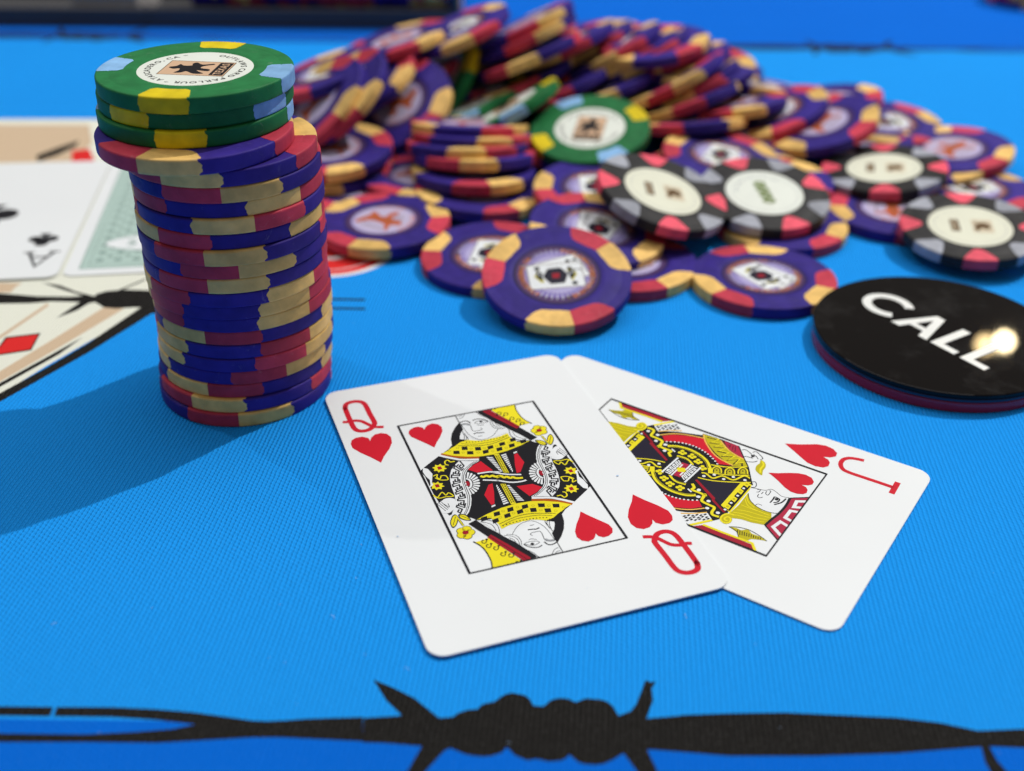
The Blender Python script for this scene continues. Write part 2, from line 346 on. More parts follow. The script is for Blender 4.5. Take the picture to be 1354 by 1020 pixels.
# ---------------------------------------------------------------- data measured from the place, in millimetres
QUEEN=[('p','k',1,0,0,[-15.9,8.01,-14.33,9.22,-10.25,12.17,-7.86,13.71,-4.86,16.78,2.05,12.82,9.64,11.32,10.39,10.29,11.58,9.38,12.38,8.45,13.1,7.81,14.37,8.1,14.95,5.43,15.33,-0.02,15.33,-5.92,15.9,-8.01,14.33,-9.22,10.25,-12.17,7.86,-13.71,4.86,-16.78,-2.05,-12.82,-9.64,-11.32,-10.39,-10.29,-11.58,-9.38,-12.38,-8.45,-13.1,-7.81,-14.37,-8.1,-14.95,-5.43,-15.33,0.02,-15.33,5.92]),
('p','w',2,1,0,[-6.98,8.88,-8.17,7.88,-9.53,6.34,-10.34,4.63,-10.88,2.62,-11.23,0.33,-11.37,-1.99,-11.77,-3.95,-12.28,-5.39,-13.23,-6.88,-14.04,-8.4,-11.31,-9.33,-10.36,-8.31,-9.32,-6.4,-8.56,-4.35,-8.16,-2.14,-7.99,0.18,-7.82,2.06,-7.26,3.83,-6.37,5.26,-4.73,6.71,-2.96,7.59,-5.14,8.17]),
('l','k',4,1,1,0.16,0,[-3.57,7.54,-5.4,6.44,-6.9,4.94,-7.73,3.49,-8.22,1.71,-8.45,-0.38,-8.63,-2.93,-9.17,-5.07,-10.09,-7.05,-11.3,-8.89]),
('l','k',4,1,1,0.12,0,[-4.06,7.63,-5.81,6.53,-7.24,5.18,-8.06,3.49,-8.57,1.59,-8.82,-0.73,-9.04,-3.02,-9.58,-5.16,-10.49,-7.14,-11.61,-8.78]),
('l','k',4,1,0,0.33,0,[-6.37,9.12,-6.88,8.73,-6.61,6.82,-7.43,6.17,-7.62,6.99,-7.18,7.36,-7.13,7.05]),
('l','k',4,1,0,0.3,0,[-7.5,7.74,-8.22,7.04,-7.56,5.46,-6.95,6.0]),
('l','k',4,1,0,0.33,0,[-8.2,7.59,-8.88,6.73,-8.09,5.4,-8.65,4.42,-9.15,4.81,-8.82,5.44,-8.67,5.25]),
('l','k',4,1,0,0.3,0,[-9.27,5.45,-9.75,4.38,-8.56,3.78,-8.15,4.62]),
('l','k',4,1,0,0.33,0,[-9.93,4.76,-10.3,3.66,-9.07,3.31,-9.35,2.1,-9.96,2.11,-9.82,2.78,-9.6,2.76]),
('l','k',4,1,0,0.3,0,[-10.28,2.49,-10.46,1.43,-9.09,1.59,-8.88,2.69]),
('l','k',4,1,0,0.33,0,[-10.75,1.56,-10.86,0.61,-9.52,0.88,-9.63,-0.37,-10.26,-0.55,-10.21,0.1,-9.99,0.15]),
('l','k',4,1,0,0.3,0,[-10.64,-0.31,-10.69,-1.27,-9.3,-0.83,-9.23,0.31]),
('l','k',4,1,0,0.33,0,[-11.0,-1.22,-11.04,-2.0,-9.7,-1.67,-9.87,-3.03,-10.47,-3.08,-10.39,-2.45,-10.17,-2.42]),
('l','k',4,1,0,0.3,0,[-10.82,-2.8,-10.95,-3.65,-9.63,-3.67,-9.42,-2.32]),
('l','k',4,1,0,0.33,0,[-11.22,-3.49,-11.36,-4.12,-10.17,-4.48,-10.7,-5.84,-11.18,-5.46,-10.93,-4.9,-10.74,-5.0]),
('l','k',4,1,0,0.3,0,[-11.36,-4.95,-11.71,-5.68,-10.74,-6.65,-10.12,-5.36]),
('l','k',4,1,0,0.33,0,[-11.87,-5.34,-12.22,-5.97,-11.34,-7.03,-12.07,-8.09,-12.41,-7.49,-12.07,-7.03,-11.94,-7.22]),
('p','y',3,1,0,[-10.24,7.04,-10.94,6.93,-11.07,6.21,-11.66,6.65,-12.25,6.25,-12.38,6.97,-13.08,7.13,-12.68,7.72,-13.08,8.34,-12.38,8.45,-12.25,9.17,-11.66,8.73,-11.06,9.14,-10.94,8.41,-10.23,8.25,-10.64,7.66]),
('p','d',4,1,0,[-12.04,8.27,-11.23,8.24,-11.19,7.23,-12.05,7.17]),
('p','y',3,1,0,[-12.47,1.31,-13.16,1.21,-13.28,0.52,-13.86,0.94,-14.43,0.57,-14.56,1.26,-15.24,1.42,-14.86,1.98,-15.26,2.58,-14.57,2.68,-14.45,3.37,-13.87,2.95,-13.29,3.33,-13.16,2.63,-12.47,2.47,-12.87,1.91]),
('p','d',4,1,0,[-14.24,2.5,-13.45,2.48,-13.4,1.5,-14.24,1.45]),
('l','y',3,1,1,0.28,0,[-9.57,8.11,-10.08,8.58,-9.91,9.62,-9.17,9.88,-8.93,9.16,-8.55,9.03,-7.95,9.08]),
('l','y',3,1,1,0.25,0,[-13.7,5.41,-12.75,5.7,-13.08,4.83,-12.66,4.07,-12.1,4.98,-11.55,4.92,-11.14,4.61,-11.17,3.32,-12.63,3.7,-13.47,4.72]),
('l','y',3,1,1,0.25,0,[-15.46,-0.6,-14.97,-1.81,-13.57,-0.42,-13.08,-1.59,-12.34,-1.0,-11.75,-2.38,-13.24,-2.1,-14.76,-2.05,-15.47,-0.64]),
('p','w',3,1,0,[-14.86,8.9,-14.03,8.24,-13.6,6.23,-14.55,3.38,-14.5,2.59,-15.57,1.81,-15.06,2.59,-14.71,4.4,-15.14,5.77,-15.31,7.56]),
('p','w',3,1,1,[-15.87,-3.93,-14.87,-3.36,-14.52,-3.13,-13.67,-2.61,-12.56,-2.66,-11.76,-3.26,-12.02,-4.79,-12.6,-5.96,-13.26,-6.76,-14.27,-7.34,-15.52,-6.91,-16.17,-6.33,-15.87,-4.85]),
('l','k',4,1,1,0.13,0,[-15.56,-3.81,-14.58,-6.53]),
('l','k',4,1,1,0.13,0,[-15.13,-3.54,-14.14,-6.23]),
('l','k',4,1,1,0.13,0,[-14.62,-3.44,-13.83,-5.89]),
('l','k',4,1,1,0.13,0,[-14.3,-4.24,-13.57,-5.52,-13.48,-4.29]),
('l','k',4,1,1,0.14,0,[-15.87,-3.93,-14.52,-3.13,-13.67,-2.61,-12.56,-2.66,-11.76,-3.26]),
('d','k',3,1,1.02,[13.53,13.43]),
('d','y',4,1,0.88,[13.53,13.43]),
('d','k',3,1,1.02,[12.41,13.22]),
('d','y',4,1,0.88,[12.41,13.22]),
('d','k',3,1,1.02,[12.05,14.34]),
('d','y',4,1,0.88,[12.05,14.34]),
('d','k',3,1,1.02,[12.94,15.26]),
('d','y',4,1,0.88,[12.94,15.26]),
('d','k',3,1,1.02,[13.86,14.69]),
('d','y',4,1,0.88,[13.86,14.69]),
('d','d',5,1,0.62,[12.96,14.18]),
('l','k',3,1,0,0.5,0,[12.69,12.04,13.15,8.45]),
('l','y',4,1,0,0.25,0,[12.69,12.04,13.15,8.45]),
('p','k',3,1,1,[12.89,9.27,13.8,11.33,14.85,12.06,14.88,10.29,13.78,8.37,13.06,8.22]),
('p','y',4,1,1,[13.09,9.38,13.88,11.13,14.71,11.7,14.68,10.28,13.73,8.65,13.23,8.56]),
('p','k',3,1,1,[10.71,10.89,11.93,10.54,12.69,9.51,12.53,8.33,11.27,8.82]),
('p','y',4,1,1,[10.93,10.61,11.84,10.3,12.47,9.42,12.36,8.65,11.45,9.03]),
('l','k',5,1,1,0.12,0,[13.29,8.81,14.53,11.25]),
('l','k',5,1,1,0.12,0,[11.01,10.42,12.39,8.71]),
('p','r',3,1,0,[-2.76,7.31,-1.39,3.37,-4.7,3.65,-6.23,5.31,-4.46,6.62]),
('p','w',3,1,0,[-7.35,2.64,-6.72,4.33,-6.41,4.43,-6.3,4.07,-7.13,2.51]),
('p','w',3,1,0,[-7.02,2.41,-6.11,3.9,-5.8,3.89,-5.78,3.49,-6.84,2.19]),
('p','w',3,1,0,[-6.77,2.06,-5.63,3.24,-5.36,3.12,-5.41,2.71,-6.65,1.78]),
('p','w',3,1,0,[-6.6,1.62,-5.33,2.41,-5.11,2.19,-5.24,1.79,-6.55,1.28]),
('p','w',3,1,0,[-6.55,1.11,-5.23,1.46,-5.07,1.16,-5.27,0.8,-6.57,0.75]),
('p','w',3,1,0,[-6.6,0.57,-5.33,0.46,-5.24,0.1,-5.49,-0.19,-6.69,0.22]),
('p','w',3,1,0,[-6.75,0.04,-5.61,-0.51,-5.61,-0.91,-5.9,-1.11,-6.9,-0.28]),
('p','w',3,1,0,[-7.0,-0.44,-6.07,-1.4,-6.15,-1.79,-6.45,-1.9,-7.2,-0.71]),
('p','w',3,1,0,[-7.32,-0.83,-6.67,-2.13,-6.81,-2.5,-7.11,-2.5,-7.56,-1.04]),
('p','w',3,1,0,[-7.69,-1.12,-7.36,-2.66,-7.57,-2.99,-7.84,-2.88,-7.95,-1.25]),
('p','w',3,1,0,[-8.09,-1.29,-8.09,-2.95,-8.35,-3.22,-8.58,-3.01,-8.35,-1.32]),
('l','w',3,1,1,0.45,0,[-7.53,2.45,-7.04,1.79,-7.03,0.58,-7.48,-0.47,-8.04,-0.88]),
('l','d',3,1,1,0.7,0,[-7.84,1.46,-7.65,0.79,-7.99,-0.06]),
('p','k',4,0,0,[-4.82,3.29,-2.39,3.11,-0.37,2.42,-1.63,2.85,0.79,1.34,3.75,0.15,3.92,-1.99,2.87,-2.26,0.7,-1.81,-1.71,-0.39,-4.5,0.81,-4.37,0.88,-4.86,2.27]),
('l','w',5,0,1,0.42,0,[-4.82,3.29,-2.39,3.11,-0.37,2.42,-1.66,2.74,0.99,1.09,3.66,0.11]),
('l','w',5,0,1,0.42,0,[-4.45,0.86,-3.05,0.31,-1.34,-0.39,-1.54,-0.32,0.73,-1.73,2.76,-2.15,4.01,-2.02]),
('l','y',5,0,1,0.62,0,[-4.47,2.34,-3.98,1.85,-3.27,2.03,-2.78,1.52,-2.08,1.65,-1.61,1.12,-0.81,1.14,-1.15,0.81,-0.51,0.99,-0.02,0.28,0.59,0.37,1.09,-0.29,1.72,-0.17,2.25,-0.74,3.6,-1.05]),
('p','y',3,1,0,[0.67,8.72,1.68,8.69,1.48,1.55,0.48,1.89]),
('l','k',4,1,0,0.14,0,[0.89,8.39,0.72,1.9]),
('l','k',4,1,0,0.14,0,[1.37,8.35,1.25,1.72]),
('l','k',4,1,0,0.14,0,[0.98,7.97,1.14,7.63]),
('l','k',4,1,0,0.14,0,[0.97,7.33,1.13,6.99]),
('l','k',4,1,0,0.14,0,[0.96,6.69,1.12,6.35]),
('l','k',4,1,0,0.14,0,[0.95,6.05,1.1,5.72]),
('l','k',4,1,0,0.14,0,[0.94,5.42,1.09,5.09]),
('l','k',4,1,0,0.14,0,[0.93,4.79,1.08,4.46]),
('l','k',4,1,0,0.14,0,[0.92,4.16,1.07,3.83]),
('l','k',4,1,0,0.14,0,[0.91,3.54,1.06,3.21]),
('l','k',4,1,0,0.14,0,[0.9,2.91,1.05,2.59]),
('l','k',4,1,0,0.14,0,[0.89,2.29,1.04,1.97]),
('p','w',3,1,0,[-1.24,8.39,0.11,7.87,0.11,7.52,-1.07,7.89]),
('p','w',3,1,0,[-1.11,7.7,0.15,7.22,0.14,6.86,-0.95,7.21]),
('p','w',3,1,0,[-0.98,7.02,0.18,6.57,0.17,6.21,-0.82,6.53]),
('p','w',3,1,0,[-0.86,6.33,0.21,5.92,0.2,5.57,-0.69,5.85]),
('p','w',3,1,0,[-0.73,5.66,0.24,5.28,0.23,4.92,-0.57,5.17]),
('p','w',3,1,0,[-0.6,4.98,0.27,4.63,0.27,4.28,-0.44,4.5]),
('p','w',3,1,0,[-0.48,4.31,0.3,3.99,0.3,3.64,-0.32,3.83]),
('p','w',3,1,0,[-0.36,3.64,0.33,3.36,0.33,3.01,-0.2,3.16]),
('p','w',3,1,0,[-0.23,2.97,0.36,2.72,0.36,2.37,-0.07,2.5]),
('p','w',3,1,0,[1.94,8.03,3.14,8.25,3.12,7.84,2.0,7.62]),
('p','w',3,1,0,[1.96,7.34,3.07,7.58,3.05,7.17,2.03,6.93]),
('p','w',3,1,0,[1.99,6.64,3.0,6.92,2.98,6.51,2.06,6.24]),
('p','w',3,1,0,[2.02,5.96,2.94,6.26,2.91,5.86,2.09,5.55]),
('p','w',3,1,0,[2.05,5.27,2.87,5.6,2.85,5.2,2.12,4.87]),
('p','w',3,1,0,[2.08,4.59,2.8,4.95,2.78,4.55,2.14,4.19]),
('p','w',3,1,0,[2.11,3.91,2.73,4.3,2.71,3.9,2.17,3.51]),
('p','w',3,1,0,[2.13,3.23,2.67,3.65,2.65,3.26,2.2,2.83]),
('p','w',3,1,0,[2.16,2.56,2.6,3.01,2.58,2.62,2.23,2.16]),
('p','w',3,1,0,[2.19,1.89,2.54,2.37,2.52,1.98,2.25,1.49]),
('p','r',3,1,0,[4.71,7.35,5.48,7.61,5.76,4.03,3.85,1.04,2.94,0.85,3.56,3.64]),
('p','w',4,1,0,[4.77,8.11,5.64,8.34,5.56,7.89,4.7,7.66]),
('l','o',4,1,1,0.75,0,[-9.92,12.46,-8.33,11.35,-6.88,10.29,-5.08,9.42,-2.66,8.65]),
('l','w',4,1,1,0.62,0,[-10.39,12.1,-9.04,10.95,-7.85,10.03,-6.37,9.09,-2.94,8.02]),
('p','y',5,1,0,[-9.63,12.57,-8.53,11.68,-7.55,11.01,-4.98,9.75,-2.26,8.95,0.66,8.74,3.8,9.1,7.18,10.06,9.64,11.1,8.51,11.16,7.05,11.39,6.3,12.72,6.04,14.16,6.01,15.38,4.25,14.77,2.66,14.6,-0.42,14.52,-1.9,15.1,-3.06,15.76,-4.69,15.38,-5.98,14.62,-7.09,13.93,-8.4,13.06]),
('p','k',6,1,0,[-5.03,13.63,-3.82,13.38,-4.05,12.08,-5.27,12.39]),
('p','k',6,1,0,[-2.36,12.56,-1.15,12.31,-1.4,11.02,-2.61,11.33]),
('p','k',6,1,0,[0.2,11.96,1.53,12.14,1.35,10.99,0.06,10.74]),
('p','k',6,1,0,[2.98,12.34,4.33,12.53,4.14,11.36,2.83,11.12]),
('p','k',6,1,0,[5.7,13.11,7.06,13.3,6.86,12.13,5.54,11.88]),
('p','k',6,1,0,[-7.1,12.73,-5.88,12.36,-6.14,11.15,-7.45,11.6]),
('p','k',6,1,0,[-4.38,11.67,-3.15,11.31,-3.42,10.1,-4.74,10.54]),
('p','k',6,1,0,[-1.22,10.78,0.09,10.91,-0.17,9.69,-1.45,9.56]),
('p','k',6,1,0,[1.85,10.74,3.17,10.87,2.9,9.64,1.61,9.51]),
('p','k',6,1,0,[4.82,11.19,6.15,11.32,5.86,10.09,4.57,9.95]),
('p','k',6,1,0,[7.67,11.88,9.02,12.01,8.72,10.77,7.4,10.63]),
('d','v',6,1,0.36,[-5.96,13.47]),
('d','y',7,1,0.22,[-5.96,13.47]),
('d','v',6,1,0.36,[-3.26,12.29]),
('d','y',7,1,0.22,[-3.26,12.29]),
('d','v',6,1,0.36,[-0.55,11.63]),
('d','y',7,1,0.22,[-0.55,11.63]),
('d','v',6,1,0.36,[2.18,11.5]),
('d','y',7,1,0.22,[2.18,11.5]),
('d','v',6,1,0.36,[5.07,11.93]),
('d','y',7,1,0.22,[5.07,11.93]),
('d','v',6,1,0.36,[-7.87,12.96]),
('d','y',7,1,0.22,[-7.87,12.96]),
('d','v',6,1,0.36,[-5.29,11.48]),
('d','y',7,1,0.22,[-5.29,11.48]),
('d','v',6,1,0.36,[-2.28,10.46]),
('d','y',7,1,0.22,[-2.28,10.46]),
('d','v',6,1,0.36,[0.8,9.94]),
('d','y',7,1,0.22,[0.8,9.94]),
('d','v',6,1,0.36,[3.91,10.2]),
('d','y',7,1,0.22,[3.91,10.2]),
('d','v',6,1,0.36,[6.97,11.15]),
('d','y',7,1,0.22,[6.97,11.15]),
('l','k',6,1,1,0.15,0,[-5.65,14.24,-3.75,13.59,-1.01,12.74,2.01,12.7,5.91,13.8]),
('l','k',6,1,1,0.12,0,[-4.74,14.73,-2.21,13.68,0.41,13.38,2.89,13.48,5.72,14.55]),
('d','k',6,1,0.15,[-3.48,14.91]),
('d','k',6,1,0.15,[-2.85,14.73]),
('d','k',6,1,0.15,[-2.21,14.57]),
('d','k',6,1,0.15,[-1.57,14.44]),
('d','k',6,1,0.15,[-0.91,14.34]),
('d','k',6,1,0.15,[-0.25,14.26]),
('d','k',6,1,0.15,[0.42,14.2]),
('d','k',6,1,0.15,[1.1,14.17]),
('d','k',6,1,0.15,[1.8,14.17]),
('d','k',6,1,0.15,[2.5,14.19]),
('d','k',6,1,0.15,[3.21,14.24]),
('d','k',6,1,0.15,[3.93,14.32]),
('d','k',6,1,0.15,[4.66,14.42]),
('d','k',6,1,0.15,[5.41,14.54]),
('p','w',5,1,0,[-2.67,25.79,-2.67,22.8,-2.67,19.86,-2.41,17.3,-1.71,15.71,-0.37,14.66,1.41,14.52,3.39,14.93,5.97,15.69,6.77,16.66,5.8,19.22,4.53,21.92,3.18,23.52,2.62,25.15,1.75,25.88]),
('p','k',5,1,0,[-2.58,22.85,-4.1,21.18,-5.46,19.16,-6.34,17.01,-6.91,13.95,-5.85,14.57,-4.76,15.4,-4.24,17.38,-3.55,18.78,-2.71,19.74,-2.54,21.49]),
('l','k',6,1,0,0.2,0,[-2.66,25.72,-2.67,22.71]),
('l','k',6,1,1,0.12,0,[-2.49,21.89,-2.23,18.34,-1.53,16.24,-0.29,14.9,1.55,14.93,3.09,15.85,4.66,17.65]),
('l','k',6,1,1,0.25,0,[0.34,22.48,1.38,22.81,2.75,22.23,3.57,21.16]),
('l','k',6,1,1,0.14,0,[0.49,21.53,1.24,21.9,2.11,21.94,2.83,21.53,3.45,21.03,2.26,20.76,0.94,21.01,0.49,21.53]),
('d','k',7,1,0.36,[1.97,21.53]),
('l','k',6,1,1,0.14,0,[0.73,20.6,1.44,20.14,2.22,20.16]),
('l','k',6,1,1,0.3,0,[-2.59,22.57,-1.55,22.9,-0.78,22.64,-0.4,21.66]),
('l','g',6,1,1,0.5,0,[-2.41,21.67,-1.5,21.59,-0.87,20.92]),
('l','k',7,1,1,0.14,0,[-2.45,22.02,-1.42,21.84,-0.72,21.15,-0.86,19.25,-0.67,18.44,0.08,18.38,0.93,18.37,1.33,18.78,1.05,19.21]),
('l','k',6,1,1,0.3,0,[-1.04,17.38,-0.25,17.61,0.24,17.44,1.33,17.27]),
('l','k',6,1,1,0.14,0,[-0.41,16.19,0.52,16.2]),
('l','k',6,1,1,0.13,0,[-3.07,19.17,-3.18,17.29,-3.93,15.39]),
('l','k',6,1,1,0.13,0,[-2.86,18.28,-2.89,16.65,-3.43,15.54]),
('l','k',6,1,1,0.13,0,[-2.76,17.15,-2.73,16.06,-2.96,15.59]),
('l','k',6,1,1,0.13,0,[3.99,21.25,3.68,19.66,4.15,18.05,5.73,17.24]),
('l','k',6,1,1,0.13,0,[4.36,21.41,4.17,19.49,4.81,18.16,6.25,17.39]),
('l','k',6,1,1,0.13,0,[4.74,20.71,4.87,19.26,5.49,18.35]),
('l','k',6,1,1,0.13,0,[-2.34,25.1,-1.62,25.14,-1.11,25.78]),
('l','k',6,1,1,0.13,0,[-2.34,24.1,-1.36,24.48,-0.46,25.61]),
('l','k',6,1,1,0.13,0,[6.8,16.65,6.41,14.31,6.99,12.49,8.58,11.36]),
('l','k',6,1,1,0.13,0,[7.18,15.7,7.47,13.41,9.11,11.98]),
('l','k',6,1,1,0.13,0,[0.96,25.86,1.99,25.65,2.7,23.97,3.57,22.81]),
('l','k',6,1,1,0.13,0,[1.71,25.75,2.72,24.97,3.77,22.46]),
('p','w',5,1,0,[6.76,16.53,6.41,14.31,6.96,12.63,8.61,11.45,9.18,11.74,8.2,13.7,7.29,15.93]),
('p','k',7,1,0,[2.61,25.38,3.66,25.9,9.33,16.63,11.6,11.79,9.87,11.1,8.58,13.9,7.2,16.1,6.24,17.81,4.81,19.98,3.73,22.33,2.51,24.84]),
('p','d',8,1,0,[3.83,25.84,5.2,25.79,9.47,17.0,8.53,16.34,6.22,20.43,3.7,25.07]),
('l','k',9,1,0,0.14,0,[4.34,25.58,9.0,16.79]),
('p','y',8,1,0,[5.4,25.89,11.36,26.0,10.96,23.54,11.03,20.63,12.03,17.53,9.81,17.3,9.38,17.17]),
('l','k',9,1,1,0.24,0,[11.4,25.98,10.96,23.54,11.03,20.63,11.48,18.85,12.38,17.22]),
('l','k',9,1,1,0.2,0,[5.71,25.41,6.01,26.19,6.52,26.37,6.79,25.86,6.48,25.32,6.25,25.58]),
('d','k',9,1,0.25,[5.67,25.37]),
('l','k',9,1,1,0.2,0,[6.31,22.97,6.6,23.74,7.11,23.92,7.38,23.42,7.07,22.89,6.84,23.14]),
('d','k',9,1,0.25,[6.26,22.93]),
('l','k',9,1,1,0.2,0,[7.61,22.16,7.91,22.92,8.41,23.1,8.68,22.6,8.37,22.08,8.14,22.33]),
('d','k',9,1,0.25,[7.56,22.12]),
('l','k',9,1,1,0.2,0,[8.29,20.07,8.59,20.82,9.1,21.0,9.36,20.51,9.05,19.99,8.82,20.23]),
('d','k',9,1,0.25,[8.25,20.03]),
('l','k',9,1,1,0.2,0,[9.4,18.99,9.7,19.74,10.21,19.91,10.47,19.42,10.16,18.9,9.93,19.15]),
('d','k',9,1,0.25,[9.36,18.95]),
('l','k',9,1,1,0.2,0,[9.82,17.52,10.12,18.27,10.62,18.43,10.89,17.95,10.57,17.44,10.35,17.68]),
('d','k',9,1,0.25,[9.77,17.48]),
('p','r',4,1,0,[-10.7,22.5,-10.82,23.4,-11.69,24.12,-12.78,24.01,-13.88,23.33,-14.37,22.18,-14.16,20.75,-12.76,18.7,-11.5,16.83,-10.54,15.24,-9.64,16.79,-8.25,18.69,-7.12,20.68,-6.81,22.38,-7.35,23.68,-8.42,24.32,-9.59,23.99,-10.28,23.28]),
('p','r',2,1,0,[-22.9,22.15,-23.04,23.29,-24.13,24.2,-25.59,24.25,-26.64,23.56,-27.13,22.25,-27.1,20.63,-25.84,18.32,-24.16,15.98,-22.66,13.49,-21.57,15.44,-19.83,17.72,-18.65,19.9,-18.3,22.07,-18.83,23.55,-19.99,24.31,-21.35,24.16,-22.39,23.25]),
('l','r',2,1,1,1.18,1,[-25.15,36.54,-24.62,37.99,-23.47,38.58,-21.96,38.44,-20.89,37.55,-20.54,36.12,-20.47,32.55,-20.31,29.03,-20.63,27.89,-21.75,26.58,-23.15,26.23,-24.44,26.73,-25.09,28.17,-25.19,30.99,-25.22,33.84,-25.15,36.54]),
('l','r',2,1,1,0.95,0,[-26.89,31.2,-25.89,30.86,-24.54,30.93,-23.03,30.26,-22.15,29.03,-21.18,27.52,-20.19,26.82,-18.83,26.42])]
